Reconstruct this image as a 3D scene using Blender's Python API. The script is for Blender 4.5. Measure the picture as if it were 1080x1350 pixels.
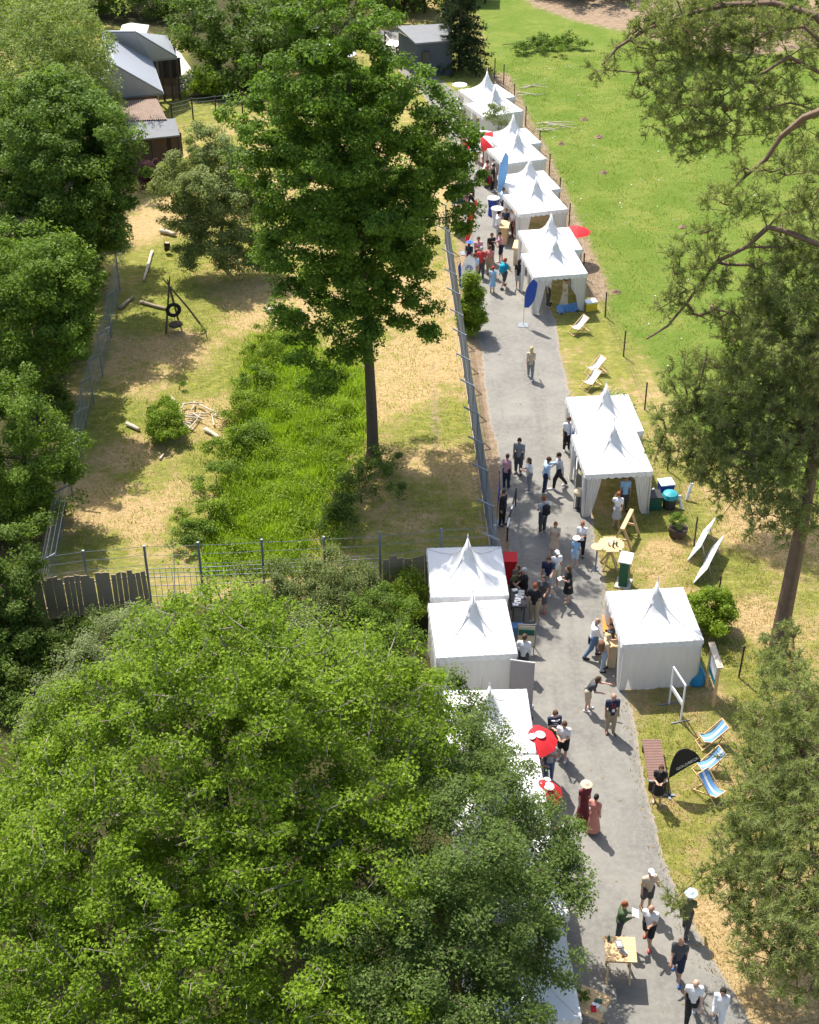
import bpy, math, random
import numpy as np
from mathutils import Vector, Matrix

random.seed(7)
rng = np.random.default_rng(7)
R = math.radians
for o in list(bpy.data.objects):
    bpy.data.objects.remove(o)
scene = bpy.context.scene
col = scene.collection

# ---------------------------------------------------------------- camera
CAM_H, PITCH, FPX = 35.0, R(34.7), 1950.0
CP, SP = math.cos(PITCH), math.sin(PITCH)
cam_data = bpy.data.cameras.new('camera')
cam_data.sensor_fit = 'VERTICAL'
cam_data.sensor_height = 36.0
cam_data.lens = 36.0 * FPX / 1350.0
cam_data.clip_start = 0.5
cam_data.clip_end = 6000.0
cam = bpy.data.objects.new('camera', cam_data)
cam.location = (0, 0, CAM_H)
cam.rotation_euler = (R(90) - PITCH, 0, 0)
col.objects.link(cam)
scene.camera = cam

# ---------------------------------------------------------------- sky, sun, exposure
SUN_EL = R(57)
SUN_AZ = R(-29)                       # clockwise from +Y: the sun stands behind the scene, to the left
world = bpy.data.worlds.new('World')
scene.world = world
world.use_nodes = True
wn = world.node_tree.nodes
bg = wn['Background']
sky = wn.new('ShaderNodeTexSky')
sky.sky_type = 'NISHITA'
sky.sun_disc = False
sky.sun_elevation = SUN_EL
sky.sun_rotation = SUN_AZ
sky.air_density = 1.0
sky.dust_density = 2.5
sky.ozone_density = 0.6
world.node_tree.links.new(sky.outputs[0], bg.inputs[0])
bg.inputs[1].default_value = 0.15
sun_data = bpy.data.lights.new('sun', 'SUN')
sun_data.energy = 5.0
sun_data.angle = R(0.53)
sun_data.color = (1.0, 0.95, 0.87)
sun = bpy.data.objects.new('sun', sun_data)
to_sun = Vector((math.sin(SUN_AZ) * math.cos(SUN_EL), math.cos(SUN_AZ) * math.cos(SUN_EL), math.sin(SUN_EL)))
sun.rotation_euler = (-to_sun).to_track_quat('-Z', 'Y').to_euler()
sun.location = (0, 0, 60)
col.objects.link(sun)
scene.view_settings.view_transform = 'Standard'
scene.view_settings.look = 'None'
scene.view_settings.gamma = 1.0
scene.view_settings.use_curve_mapping = False
scene.view_settings.exposure = 0.70
scene.cycles.max_bounces = 8
scene.cycles.transparent_max_bounces = 8
scene.cycles.use_denoising = True

# ---------------------------------------------------------------- survey helpers (photo point -> place on the site)
def G(px, py, z=0.0):
    u, v = (px - 540) / FPX, (py - 675) / FPX
    d = (CAM_H - z) / (SP + v * CP)
    return Vector((u * d, d * (CP - v * SP), z))
def P(px, py, Y):
    u, v = (px - 540) / FPX, (py - 675) / FPX
    d = Y / (CP - v * SP)
    return Vector((u * d, Y, CAM_H - d * (SP + v * CP)))

# ---------------------------------------------------------------- tags
def tag(o, label=None, cat=None, group=None, kind=None):
    if label: o['label'] = label
    if cat: o['category'] = cat
    if group: o['group'] = group
    if kind: o['kind'] = kind
    return o
def empty(name, loc=(0, 0, 0), rz=0.0, label=None, cat=None, group=None):
    o = bpy.data.objects.new(name, None)
    o.empty_display_size = 0.2
    o.location = loc
    o.rotation_euler = (0, 0, rz)
    col.objects.link(o)
    return tag(o, label, cat, group)
def link(name, me, mat=None, parent=None, loc=None, rot=None):
    o = bpy.data.objects.new(name, me)
    col.objects.link(o)
    if mat is not None:
        if len(me.materials) == 0:
            me.materials.append(mat)
        elif me.materials[0] is not mat:
            o.material_slots[0].link = 'OBJECT'
            o.material_slots[0].material = mat
    if parent is not None: o.parent = parent
    if loc is not None: o.location = loc
    if rot is not None: o.rotation_euler = rot
    return o
def kids(o):
    return [c for c in bpy.data.objects if c.parent is o]
def copy_tree(o, parent=None, tree=None):
    c = o.copy()
    col.objects.link(c)
    c.parent = parent
    for ch in list(o.children):
        copy_tree(ch, c)
    return c

# ---------------------------------------------------------------- mesh builder
def np_mesh(name, verts, faces):
    """verts (N,3), faces (M,k) with one k"""
    verts = np.asarray(verts, dtype=np.float32); faces = np.asarray(faces, dtype=np.int32)
    me = bpy.data.meshes.new(name)
    m, k = faces.shape
    me.vertices.add(len(verts)); me.vertices.foreach_set('co', verts.ravel())
    me.loops.add(m * k); me.loops.foreach_set('vertex_index', faces.ravel())
    me.polygons.add(m)
    me.polygons.foreach_set('loop_start', np.arange(0, m * k, k, dtype=np.int32))
    me.polygons.foreach_set('loop_total', np.full(m, k, dtype=np.int32))
    me.update(calc_edges=True)
    return me
class MB:
    def __init__(s): s.v, s.f = [], []
    def add(s, vs, fs):
        n = len(s.v); s.v += [tuple(v) for v in vs]; s.f += [tuple(i + n for i in f) for f in fs]; return s
    def box(s, c, d, rot=None, taper=1.0):
        x, y, z = d[0] / 2, d[1] / 2, d[2] / 2
        vs = [Vector((sx * x * (taper if sz > 0 else 1), sy * y * (taper if sz > 0 else 1), sz * z)) for sz in (-1, 1) for sx, sy in ((-1, -1), (1, -1), (1, 1), (-1, 1))]
        if rot is not None: vs = [rot @ v for v in vs]
        return s.add([v + Vector(c) for v in vs], [(3, 2, 1, 0), (4, 5, 6, 7), (0, 1, 5, 4), (1, 2, 6, 5), (2, 3, 7, 6), (3, 0, 4, 7)])
    def beam(s, a, b, w, h=None):
        """a box from a to b, w wide and h thick"""
        a, b = Vector(a), Vector(b); h = w if h is None else h
        d = b - a; L = d.length
        if L < 1e-6: return s
        q = d.to_track_quat('Z', 'Y').to_matrix()
        return s.box((a + b) / 2, (w, h, L), q)
    def tube(s, pts, r, n=8, caps=True):
        pts = [Vector(p) for p in pts]; m = len(pts)
        rs = [r] * m if not hasattr(r, '__len__') else list(r)
        base = len(s.v); prev = None
        for i, p in enumerate(pts):
            t = (pts[min(i + 1, m - 1)] - pts[max(i - 1, 0)]).normalized()
            ref = prev if prev is not None else (Vector((1, 0, 0)) if abs(t.x) < .9 else Vector((0, 1, 0)))
            u = (ref - t * ref.dot(t)).normalized(); w = t.cross(u); prev = u
            for k in range(n):
                a = 2 * math.pi * k / n
                s.v.append(tuple(p + (u * math.cos(a) + w * math.sin(a)) * rs[i]))
        for i in range(m - 1):
            for k in range(n):
                a, b = base + i * n + k, base + i * n + (k + 1) % n
                s.f.append((a, b, b + n, a + n))
        if caps:
            s.f.append(tuple(base + k for k in reversed(range(n)))); s.f.append(tuple(base + (m - 1) * n + k for k in range(n)))
        return s
    def lathe(s, prof, n=16, c=(0, 0, 0)):
        base = len(s.v)
        for r, z in prof:
            for k in range(n):
                a = 2 * math.pi * k / n
                s.v.append((c[0] + r * math.cos(a), c[1] + r * math.sin(a), c[2] + z))
        for i in range(len(prof) - 1):
            for k in range(n):
                a, b = base + i * n + k, base + i * n + (k + 1) % n
                s.f.append((a, b, b + n, a + n))
        s.f.append(tuple(base + k for k in reversed(range(n)))); s.f.append(tuple(base + (len(prof) - 1) * n + k for k in range(n)))
        return s
    def prism(s, poly, z0, z1):
        n = len(poly); b = len(s.v)
        s.v += [(p[0], p[1], z0) for p in poly] + [(p[0], p[1], z1) for p in poly]
        s.f.append(tuple(b + i for i in reversed(range(n)))); s.f.append(tuple(b + n + i for i in range(n)))
        for i in range(n):
            j = (i + 1) % n; s.f.append((b + i, b + j, b + n + j, b + n + i))
        return s
    def slab(s, quad, t):
        """a sheet through 3D corner points with thickness t downwards along its normal"""
        q = [Vector(p) for p in quad]; nrm = (q[1] - q[0]).cross(q[2] - q[0]).normalized()
        if nrm.z < 0: nrm = -nrm
        n = len(q); b = len(s.v)
        s.v += [tuple(p) for p in q] + [tuple(p - nrm * t) for p in q]
        s.f.append(tuple(b + i for i in range(n))); s.f.append(tuple(b + n + i for i in reversed(range(n))))
        for i in range(n):
            j = (i + 1) % n; s.f.append((b + i, b + j, b + n + j, b + n + i))
        return s
    def mesh(s, name, smooth=False):
        me = bpy.data.meshes.new(name); me.from_pydata(s.v, [], s.f); me.update()
        if smooth: me.polygons.foreach_set('use_smooth', [True] * len(me.polygons))
        return me
    def build(s, name, mat, parent=None, loc=None, rot=None, smooth=False):
        return link(name, s.mesh(name, smooth), mat, parent, loc, rot)

# ---------------------------------------------------------------- materials
def _nt(name):
    m = bpy.data.materials.new(name); m.use_nodes = True
    return m, m.node_tree, m.node_tree.nodes['Principled BSDF']
def mat(name, c, rough=0.7, var=0.12, scale=6.0, metal=0.0, bump=0.0, spec=0.3, trans=0.0):
    """plain surface with uneven tone, wear and optional fine relief"""
    m, nt, b = _nt(name); N = nt.nodes; L = nt.links
    tc = N.new('ShaderNodeTexCoord')
    n1 = N.new('ShaderNodeTexNoise'); n1.inputs['Scale'].default_value = scale; n1.inputs['Detail'].default_value = 6; n1.inputs['Roughness'].default_value = .65
    L.new(tc.outputs['Object'], n1.inputs['Vector'])
    mx = N.new('ShaderNodeMix'); mx.data_type = 'RGBA'
    mx.inputs['A'].default_value = (*[x * (1 - var) for x in c], 1); mx.inputs['B'].default_value = (*[min(1, x * (1 + var)) for x in c], 1)
    L.new(n1.outputs['Fac'], mx.inputs['Factor'])
    L.new(mx.outputs['Result'], b.inputs['Base Color'])
    b.inputs['Roughness'].default_value = rough; b.inputs['Metallic'].default_value = metal
    b.inputs['Specular IOR Level'].default_value = spec
    if bump:
        bp = N.new('ShaderNodeBump'); bp.inputs['Strength'].default_value = bump; bp.inputs['Distance'].default_value = .02
        n2 = N.new('ShaderNodeTexNoise'); n2.inputs['Scale'].default_value = scale * 6; n2.inputs['Detail'].default_value = 4
        L.new(tc.outputs['Object'], n2.inputs['Vector']); L.new(n2.outputs['Fac'], bp.inputs['Height']); L.new(bp.outputs[0], b.inputs['Normal'])
    if trans:
        tr = N.new('ShaderNodeBsdfTranslucent'); L.new(mx.outputs['Result'], tr.inputs['Color'])
        ms = N.new('ShaderNodeMixShader'); ms.inputs[0].default_value = trans
        L.new(b.outputs[0], ms.inputs[1]); L.new(tr.outputs[0], ms.inputs[2]); L.new(ms.outputs[0], N['Material Output'].inputs[0])
    return m
def leaf_mat(name, c, c2=None, trans=0.42, gloss=0.12, rough=0.5, yellow=1.0):
    """leaves: tone varies from leaf to leaf and from bough to bough, light shines through"""
    m, nt, b = _nt(name); N = nt.nodes; L = nt.links
    c2 = c2 or tuple(x * 1.7 for x in c)
    geo = N.new('ShaderNodeNewGeometry'); tc = N.new('ShaderNodeTexCoord')
    n1 = N.new('ShaderNodeTexNoise'); n1.inputs['Scale'].default_value = .8; n1.inputs['Detail'].default_value = 3
    L.new(tc.outputs['Object'], n1.inputs['Vector'])
    ad = N.new('ShaderNodeMath'); ad.operation = 'MULTIPLY_ADD'; ad.inputs[1].default_value = .75
    L.new(geo.outputs['Random Per Island'], ad.inputs[0])
    mr = N.new('ShaderNodeMapRange'); mr.inputs['From Min'].default_value = .3; mr.inputs['From Max'].default_value = .7; mr.inputs['To Max'].default_value = .45
    L.new(n1.outputs['Fac'], mr.inputs['Value']); L.new(mr.outputs[0], ad.inputs[2])
    mx = N.new('ShaderNodeMix'); mx.data_type = 'RGBA'
    mx.inputs['A'].default_value = (*[x * .6 for x in c], 1); mx.inputs['B'].default_value = (*c2, 1)
    L.new(ad.outputs[0], mx.inputs['Factor']); L.new(mx.outputs['Result'], b.inputs['Base Color'])
    b.inputs['Roughness'].default_value = rough; b.inputs['Specular IOR Level'].default_value = gloss
    tr = N.new('ShaderNodeBsdfTranslucent'); hs = N.new('ShaderNodeMix'); hs.data_type = 'RGBA'; hs.blend_type = 'MULTIPLY'; hs.inputs['Factor'].default_value = 1
    hs.inputs['B'].default_value = (1.25 * yellow, 1.35, .55, 1)
    L.new(mx.outputs['Result'], hs.inputs['A']); L.new(hs.outputs['Result'], tr.inputs['Color'])
    ms = N.new('ShaderNodeMixShader'); ms.inputs[0].default_value = trans
    L.new(b.outputs[0], ms.inputs[1]); L.new(tr.outputs[0], ms.inputs[2]); L.new(ms.outputs[0], N['Material Output'].inputs[0])
    return m
M = {}
M['pvc'] = mat('white_tent_fabric', (.80, .80, .795), .5, .06, 1.3, spec=.3, trans=.14, bump=.15)
M['pvc_wall'] = mat('tent_wall_fabric', (.80, .785, .76), .55, .06, 2.0, spec=.3, trans=.28, bump=.15)
M['alu'] = mat('aluminium', (.55, .56, .58), .35, .08, 8, metal=.8)
M['galv'] = mat('galvanised_steel', (.22, .245, .27), .55, .15, 8, metal=.3)
M['dkmetal'] = mat('dark_metal', (.05, .05, .055), .5, .2, 8, metal=.3)
M['black'] = mat('black_paint', (.02, .02, .022), .55, .2)
M['white'] = mat('white_board', (.78, .79, .8), .45, .04)
M['wood_new'] = mat('planed_spruce', (.62, .42, .22), .6, .14, 9, bump=.2)
M['wood_grey'] = mat('weathered_boards', (.33, .265, .185), .85, .3, 3, bump=.4)
M['wood_dark'] = mat('dark_timber', (.06, .042, .03), .8, .35, 4, bump=.4)
M['wood_red'] = mat('reddish_slat_wood', (.22, .13, .105), .7, .25, 6, bump=.3)
M['log'] = mat('bleached_log', (.52, .45, .36), .85, .3, 6, bump=.5)
M['bark'] = mat('grey_brown_bark', (.11, .085, .06), .9, .4, 5, bump=.8)
M['bark_pale'] = mat('pale_grey_bark', (.29, .255, .21), .9, .35, 5, bump=.6)
M['bark_pine'] = mat('pine_bark', (.17, .115, .08), .9, .45, 4, bump=.9)
M['rubber'] = mat('tyre_rubber', (.018, .018, .02), .8, .2, 10)
M['red'] = mat('red_cloth', (.62, .022, .03), .7, .1, 4, trans=.15)
M['blue'] = mat('blue_cloth', (.03, .07, .33), .7, .1, 4, trans=.12)
M['lblue'] = mat('light_blue_cloth', (.15, .33, .60), .7, .15, 4, trans=.12)
M['whitecloth'] = mat('white_cloth', (.78, .78, .80), .75, .05, 4, trans=.12)
M['blackcloth'] = mat('black_cloth', (.022, .022, .026), .75, .15, 4)
M['greyban'] = mat('grey_banner', (.30, .28, .29), .6, .1, 3)
M['slate'] = mat('grey_slate_roof', (.33, .35, .38), .4, .15, 5, bump=.2, spec=.5)
M['felt'] = mat('grey_roofing_felt', (.21, .215, .22), .9, .2, 3, bump=.3)
M['rust'] = mat('rusty_corrugated_iron', (.31, .235, .19), .8, .4, 2.5, metal=.1)
M['plaster'] = mat('pale_render', (.5, .46, .38), .9, .12, 3, bump=.2)
M['timberwall'] = mat('brown_timber_wall', (.16, .10, .06), .8, .3, 3, bump=.3)
M['terrace'] = mat('pale_paving', (.46, .43, .38), .85, .15, 3, bump=.2)
M['glass'] = mat('dark_window_glass', (.02, .025, .03), .08, .1, 3, spec=.6)
M['orange'] = mat('orange_plastic', (.62, .22, .03), .6, .1)
M['yellow'] = mat('yellow_plastic', (.72, .52, .04), .6, .1)
M['teal'] = mat('teal_plastic', (.03, .30, .34), .5, .12)
M['green'] = mat('dark_green_paint', (.015, .09, .06), .5, .15)
M['cream'] = mat('cream_cloth', (.62, .52, .36), .8, .1)
M['soil'] = mat('bare_soil', (.22, .15, .095), .95, .3, 9, bump=.6)
M['stone'] = mat('sandstone', (.42, .32, .22), .9, .25, 5, bump=.5)
# ================================================================ ground, road
def poly_sd(xy, poly):
    """signed distance (inside positive) of points (N,2) to a polygon"""
    poly = np.asarray(poly, float); n = len(poly)
    inside = np.zeros(len(xy), bool); best = np.full(len(xy), 1e9)
    for i in range(n):
        a, b = poly[i], poly[(i + 1) % n]
        cond = (a[1] > xy[:, 1]) != (b[1] > xy[:, 1])
        with np.errstate(divide='ignore', invalid='ignore'):
            xi = (b[0] - a[0]) * (xy[:, 1] - a[1]) / (b[1] - a[1] + 1e-12) + a[0]
        inside ^= cond & (xy[:, 0] < xi)
        e = b - a; t = np.clip(((xy - a) @ e) / (e @ e + 1e-12), 0, 1)
        best = np.minimum(best, np.linalg.norm(xy - (a + t[:, None] * e), axis=1))
    return np.where(inside, best, -best)
def line_d(xy, pts):
    best = np.full(len(xy), 1e9); pts = np.asarray(pts, float)
    for a, b in zip(pts[:-1], pts[1:]):
        e = b - a; t = np.clip(((xy - a) @ e) / (e @ e + 1e-12), 0, 1)
        best = np.minimum(best, np.linalg.norm(xy - (a + t[:, None] * e), axis=1))
    return best
def GP(*pts): return [tuple(G(x, y).xy) for x, y in pts]
sm = lambda d, w: np.clip(d / w * .5 + .5, 0, 1)

road_left = GP((497, 40), (505, 75), (560, 125), (590, 170), (606, 250), (617, 330), (627, 400), (636, 480), (650, 570), (662, 640), (668, 700), (672, 760), (684, 870), (690, 940), (705, 1040), (722, 1150), (735, 1250), (745, 1360), (750, 1460))
road_right = GP((528, 40), (540, 75), (606, 125), (640, 170), (672, 250), (695, 330), (733, 425), (748, 500), (765, 600), (778, 680), (797, 760), (803, 840), (818, 900), (838, 970), (853, 1040), (876, 1130), (915, 1230), (962, 1310), (990, 1360), (1060, 1470))
def resample(pts, n):
    pts = np.asarray(pts); t = np.concatenate([[0], np.cumsum(np.linalg.norm(np.diff(pts, axis=0), axis=1))]); t /= t[-1]
    u = np.linspace(0, 1, n); k = np.stack([np.interp(u, t, pts[:, i]) for i in (0, 1)], 1)
    for _ in range(4): k[1:-1] = .25 * k[:-2] + .5 * k[1:-1] + .25 * k[2:]
    return k

meadow = GP((615, -20), (652, 95), (668, 122), (690, 165), (712, 205), (735, 262), (752, 300), (800, 415), (850, 470), (900, 560), (1000, 640), (1250, 700), (1500, -20))
lush = GP((362, 440), (420, 475), (486, 505), (478, 560), (446, 620), (418, 680), (392, 760), (262, 760), (275, 700), (312, 640), (325, 560), (342, 500))
dirt_tr = GP((650, -30), (700, 10), (760, 30), (830, 45), (900, 65), (1000, 75), (1100, 60), (1100, -30))
xs = np.concatenate([[-3000, -900, -300, -120, -70], np.arange(-50, 50.1, .8), [70, 120, 300, 900, 3000]])
ys = np.concatenate([[-1500, -300, -60, 0, 12], np.arange(22, 136, .8), [150, 200, 400, 1000, 4000]])
X, Y = np.meshgrid(xs, ys); xy = np.stack([X.ravel(), Y.ravel()], 1)
nx, ny = len(xs), len(ys)
ii = (np.arange(ny - 1)[:, None] * nx + np.arange(nx - 1)[None]).ravel()
gme = np_mesh('ground', np.concatenate([xy, np.zeros((len(xy), 1))], 1), np.stack([ii, ii + 1, ii + nx + 1, ii + nx], 1))
z_mead = sm(poly_sd(xy, meadow), 1.6)
z_lush = sm(poly_sd(xy, lush), 1.2)
rl, rr = resample(road_left, 90), resample(road_right, 90)
d_rl = line_d(xy, rl); d_rr = line_d(xy, rr)
fence_path = GP((660, 100), (690, 165), (712, 205), (735, 262), (752, 300), (790, 390))
track = GP((555, 380), (562, 450), (570, 520), (580, 600))
front_bare = line_d(xy, GP((850, 935), (900, 930), (930, 945)))
z_sand = np.maximum.reduce([sm(.7 - d_rl, .7) * (xy[:, 1] < 96), sm(.25 - d_rr, .4) * .8, sm(.9 - line_d(xy, fence_path), .7), sm(.35 - line_d(xy, track), .6) * .9,
                            sm(1.0 - front_bare, 1.4) * .7, sm(poly_sd(xy, dirt_tr), 1.5)])
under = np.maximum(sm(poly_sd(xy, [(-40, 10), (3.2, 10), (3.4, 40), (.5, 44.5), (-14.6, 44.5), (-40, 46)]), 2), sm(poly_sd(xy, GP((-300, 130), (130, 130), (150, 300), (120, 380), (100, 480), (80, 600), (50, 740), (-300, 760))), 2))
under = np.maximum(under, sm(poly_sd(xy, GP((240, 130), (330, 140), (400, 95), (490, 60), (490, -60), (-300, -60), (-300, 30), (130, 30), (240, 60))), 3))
z_green = np.zeros(len(xy))
for px, py, r in ((245, 400, 3.0), (230, 330, 2.5), (300, 480, 3), (190, 640, 1.5), (160, 720, 2.0), (150, 560, 2), (290, 600, 3), (230, 700, 2), (590, 560, 1.5), (620, 95, 6), (880, 990, 1.0), (862, 1110, 1.0), (850, 700, 1.2), (960, 760, 1.6), (900, 690, 1.2), (1000, 900, 1.6), (950, 860, 1.0), (780, 440, 2), (240, 130, 4), (280, 110, 5), (600, 105, 5)):
    g = G(px, py); z_green = np.maximum(z_green, np.exp(-((xy[:, 0] - g.x) ** 2 + (xy[:, 1] - g.y) ** 2) / (r * r)))
z_dry = np.zeros(len(xy))
for px, py, r in ((160, 650, 3), (200, 690, 3), (260, 560, 2), (330, 400, 3), (210, 300, 3), (180, 600, 2), (560, 480, 3), (600, 460, 2), (550, 390, 3), (240, 470, 3), (930, 910, 1.2), (990, 810, 1.6), (870, 720, 1.0), (1000, 700, 2), (700, 280, 2), (1030, 1320, 4),  (580, 610, 1.5), (480, 230, 5)):
    g = G(px, py); z_dry = np.maximum(z_dry, np.exp(-((xy[:, 0] - g.x) ** 2 + (xy[:, 1] - g.y) ** 2) / (r * r)))
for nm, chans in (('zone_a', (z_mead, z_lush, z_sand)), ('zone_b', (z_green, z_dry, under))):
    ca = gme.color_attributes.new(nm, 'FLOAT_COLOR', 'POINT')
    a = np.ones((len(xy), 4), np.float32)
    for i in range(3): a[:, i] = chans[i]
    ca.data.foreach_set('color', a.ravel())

def ground_mat():
    m, nt, b = _nt('meadow_and_dry_grass'); N = nt.nodes; L = nt.links
    tc = N.new('ShaderNodeTexCoord')
    def noise(s, det=5, rough=.6, stretch=None):
        n = N.new('ShaderNodeTexNoise'); n.inputs['Scale'].default_value = s; n.inputs['Detail'].default_value = det; n.inputs['Roughness'].default_value = rough
        if stretch:
            mp = N.new('ShaderNodeMapping'); mp.inputs['Scale'].default_value = stretch; mp.inputs['Rotation'].default_value = (0, 0, .5); L.new(tc.outputs['Object'], mp.inputs[0]); L.new(mp.outputs[0], n.inputs['Vector'])
        else: L.new(tc.outputs['Object'], n.inputs['Vector'])
        return n.outputs['Fac']
    def ramp(x, lo, hi):
        r = N.new('ShaderNodeMapRange'); r.interpolation_type = 'SMOOTHSTEP'; r.inputs['From Min'].default_value = lo; r.inputs['From Max'].default_value = hi; L.new(x, r.inputs['Value']); return r.outputs[0]
    def mix(f, a, c):
        x = N.new('ShaderNodeMix'); x.data_type = 'RGBA'
        for k, v in (('A', a), ('B', c)):
            if isinstance(v, tuple): x.inputs[k].default_value = (*v, 1)
            else: L.new(v, x.inputs[k])
        if isinstance(f, float): x.inputs['Factor'].default_value = f
        else: L.new(f, x.inputs['Factor'])
        return x.outputs['Result']
    def math_(op, a, c=0.0, d=0.0):
        x = N.new('ShaderNodeMath'); x.operation = op
        for i, v in enumerate((a, c, d)):
            if isinstance(v, (int, float)): x.inputs[i].default_value = v
            else: L.new(v, x.inputs[i])
        return x.outputs[0]
    def zone(nm):
        a = N.new('ShaderNodeAttribute'); a.attribute_name = nm; s = N.new('ShaderNodeSeparateColor'); L.new(a.outputs['Color'], s.inputs[0]); return s.outputs
    za, zb = zone('zone_a'), zone('zone_b')
    fine, mid, big, tuft = noise(22, 6, .75), noise(2.2, 7, .72), noise(.33, 6, .66), noise(5, 6, .75, (1, 2.6, 1))
    straw = mix(ramp(tuft, .3, .7), (.31, .205, .09), (.66, .485, .245))
    straw = mix(math_('MULTIPLY', ramp(fine, .4, .8), .7), straw, (.40, .275, .14))
    green = mix(ramp(mid, .3, .7), (.10, .14, .014), (.31, .305, .065))
    green = mix(ramp(fine, .4, .8), green, (.27, .25, .08))
    gm = math_('ADD', math_('ADD', big, math_('MULTIPLY', math_('SUBTRACT', mid, .5), .9)), math_('MULTIPLY', math_('SUBTRACT', zb[0], zb[1]), .34))
    gm = math_('ADD', gm, math_('MULTIPLY', math_('SUBTRACT', tuft, .5), .5))
    base = mix(ramp(gm, .31, .60), straw, green)
    wv = noise(1.4, 8, .8, (1.0, 3.2, 1)); base = mix(math_('MULTIPLY', ramp(wv, .5, .72), .75), base, (.58, .42, .215)); base = mix(math_('MULTIPLY', ramp(wv, .48, .3), .7), base, (.15, .15, .03))
    mead = mix(ramp(big, .35, .65), (.115, .175, .025), (.195, .23, .05))
    mead = mix(ramp(mid, .35, .75), mead, (.12, .20, .024)); mead = mix(math_('MULTIPLY', ramp(fine, .5, .85), .6), mead, (.26, .28, .07))
    mead = mix(math_('MULTIPLY', ramp(math_('ADD', big, math_('MULTIPLY', math_('SUBTRACT', wv, .5), .8)), .5, .75), .55), mead, (.25, .25, .06)); mead = mix(math_('MULTIPLY', ramp(wv, .47, .3), .6), mead, (.07, .14, .014))
    mead = mix(math_('MULTIPLY', ramp(math_('ADD', tuft, math_('MULTIPLY', zb[1], .3)), .62, .85), .6), mead, (.36, .29, .12))
    e1 = math_('ADD', za[0], math_('MULTIPLY', math_('SUBTRACT', mid, .5), .7))
    out = mix(ramp(e1, .35, .7), base, mead)
    lus = mix(ramp(mid, .3, .7), (.05, .09, .012), (.13, .18, .022))
    out = mix(ramp(math_('ADD', za[1], math_('MULTIPLY', math_('SUBTRACT', mid, .5), .6)), .4, .65), out, lus)
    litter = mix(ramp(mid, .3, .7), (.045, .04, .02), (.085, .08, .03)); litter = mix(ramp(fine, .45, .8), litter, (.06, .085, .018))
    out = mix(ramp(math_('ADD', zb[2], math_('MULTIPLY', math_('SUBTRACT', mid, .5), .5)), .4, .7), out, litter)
    sand = mix(ramp(mid, .3, .7), (.24, .17, .11), (.40, .30, .21)); sand = mix(ramp(fine, .4, .8), sand, (.24, .17, .11))
    e3 = math_('ADD', za[2], math_('ADD', math_('MULTIPLY', math_('SUBTRACT', mid, .5), 1.0), math_('MULTIPLY', math_('SUBTRACT', tuft, .5), .6)))
    out = mix(ramp(e3, .45, .8), out, sand)
    L.new(out, b.inputs['Base Color']); b.inputs['Roughness'].default_value = .95; b.inputs['Specular IOR Level'].default_value = .1
    bp = N.new('ShaderNodeBump'); bp.inputs['Strength'].default_value = .9; bp.inputs['Distance'].default_value = .12
    L.new(math_('ADD', math_('MULTIPLY', tuft, .7), math_('ADD', math_('MULTIPLY', fine, .5), mid)), bp.inputs['Height']); L.new(bp.outputs[0], b.inputs['Normal'])
    return m
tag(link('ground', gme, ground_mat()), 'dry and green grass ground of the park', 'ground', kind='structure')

def asphalt():
    m, nt, b = _nt('worn_asphalt'); N = nt.nodes; L = nt.links
    tc = N.new('ShaderNodeTexCoord')
    def noise(s, d=6):
        n = N.new('ShaderNodeTexNoise'); n.inputs['Scale'].default_value = s; n.inputs['Detail'].default_value = d; n.inputs['Roughness'].default_value = .7; L.new(tc.outputs['Object'], n.inputs['Vector']); return n.outputs['Fac']
    def mix(f, a, c, lo, hi):
        r = N.new('ShaderNodeMapRange'); r.inputs['From Min'].default_value = lo; r.inputs['From Max'].default_value = hi; L.new(f, r.inputs['Value'])
        x = N.new('ShaderNodeMix'); x.data_type = 'RGBA'; L.new(r.outputs[0], x.inputs['Factor'])
        for k, v in (('A', a), ('B', c)):
            if isinstance(v, tuple): x.inputs[k].default_value = (*v, 1)
            else: L.new(v, x.inputs[k])
        return x.outputs['Result']
    c = mix(noise(.45), (.15, .145, .132), (.25, .237, .208), .32, .68)
    mp = N.new('ShaderNodeMapping'); mp.inputs['Scale'].default_value = (1.6, .09, 1); L.new(tc.outputs['Object'], mp.inputs[0]); ns = N.new('ShaderNodeTexNoise'); ns.inputs['Scale'].default_value = 1.0; ns.inputs['Detail'].default_value = 5; L.new(mp.outputs[0], ns.inputs['Vector'])
    c = mix(ns.outputs['Fac'], c, (.125, .122, .115), .56, .8)
    c = mix(noise(5), c, (.26, .248, .22), .45, .8)
    c = mix(noise(40, 3), c, (.115, .115, .11), .55, .85)
    c = mix(noise(90, 2), c, (.34, .33, .30), .64, .8)
    a = N.new('ShaderNodeAttribute'); a.attribute_name = 'edge'
    ad = N.new('ShaderNodeMath'); ad.operation = 'MULTIPLY_ADD'; ad.inputs[1].default_value = .9; L.new(noise(2.5), ad.inputs[0]); L.new(a.outputs['Fac'], ad.inputs[2])
    c = mix(ad.outputs[0], c, (.30, .25, .19), 1.05, 1.6)
    L.new(c, b.inputs['Base Color']); b.inputs['Roughness'].default_value = .92; b.inputs['Specular IOR Level'].default_value = .2
    bp = N.new('ShaderNodeBump'); bp.inputs['Strength'].default_value = .5; bp.inputs['Distance'].default_value = .01; L.new(noise(60, 3), bp.inputs['Height']); L.new(bp.outputs[0], b.inputs['Normal'])
    return m
n = 640; rl, rr = resample(road_left, n), resample(road_right, n)
jit = lambda: rng.normal(0, .03, n) + np.convolve(rng.normal(0, .35, n + 80), np.hanning(40) / 20, 'same')[40:-40]
rl[:, 0] += jit(); rr[:, 0] += jit()
tt = np.array([0, .05, .12, .3, .5, .7, .88, .95, 1.0]); k = len(tt)
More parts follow.
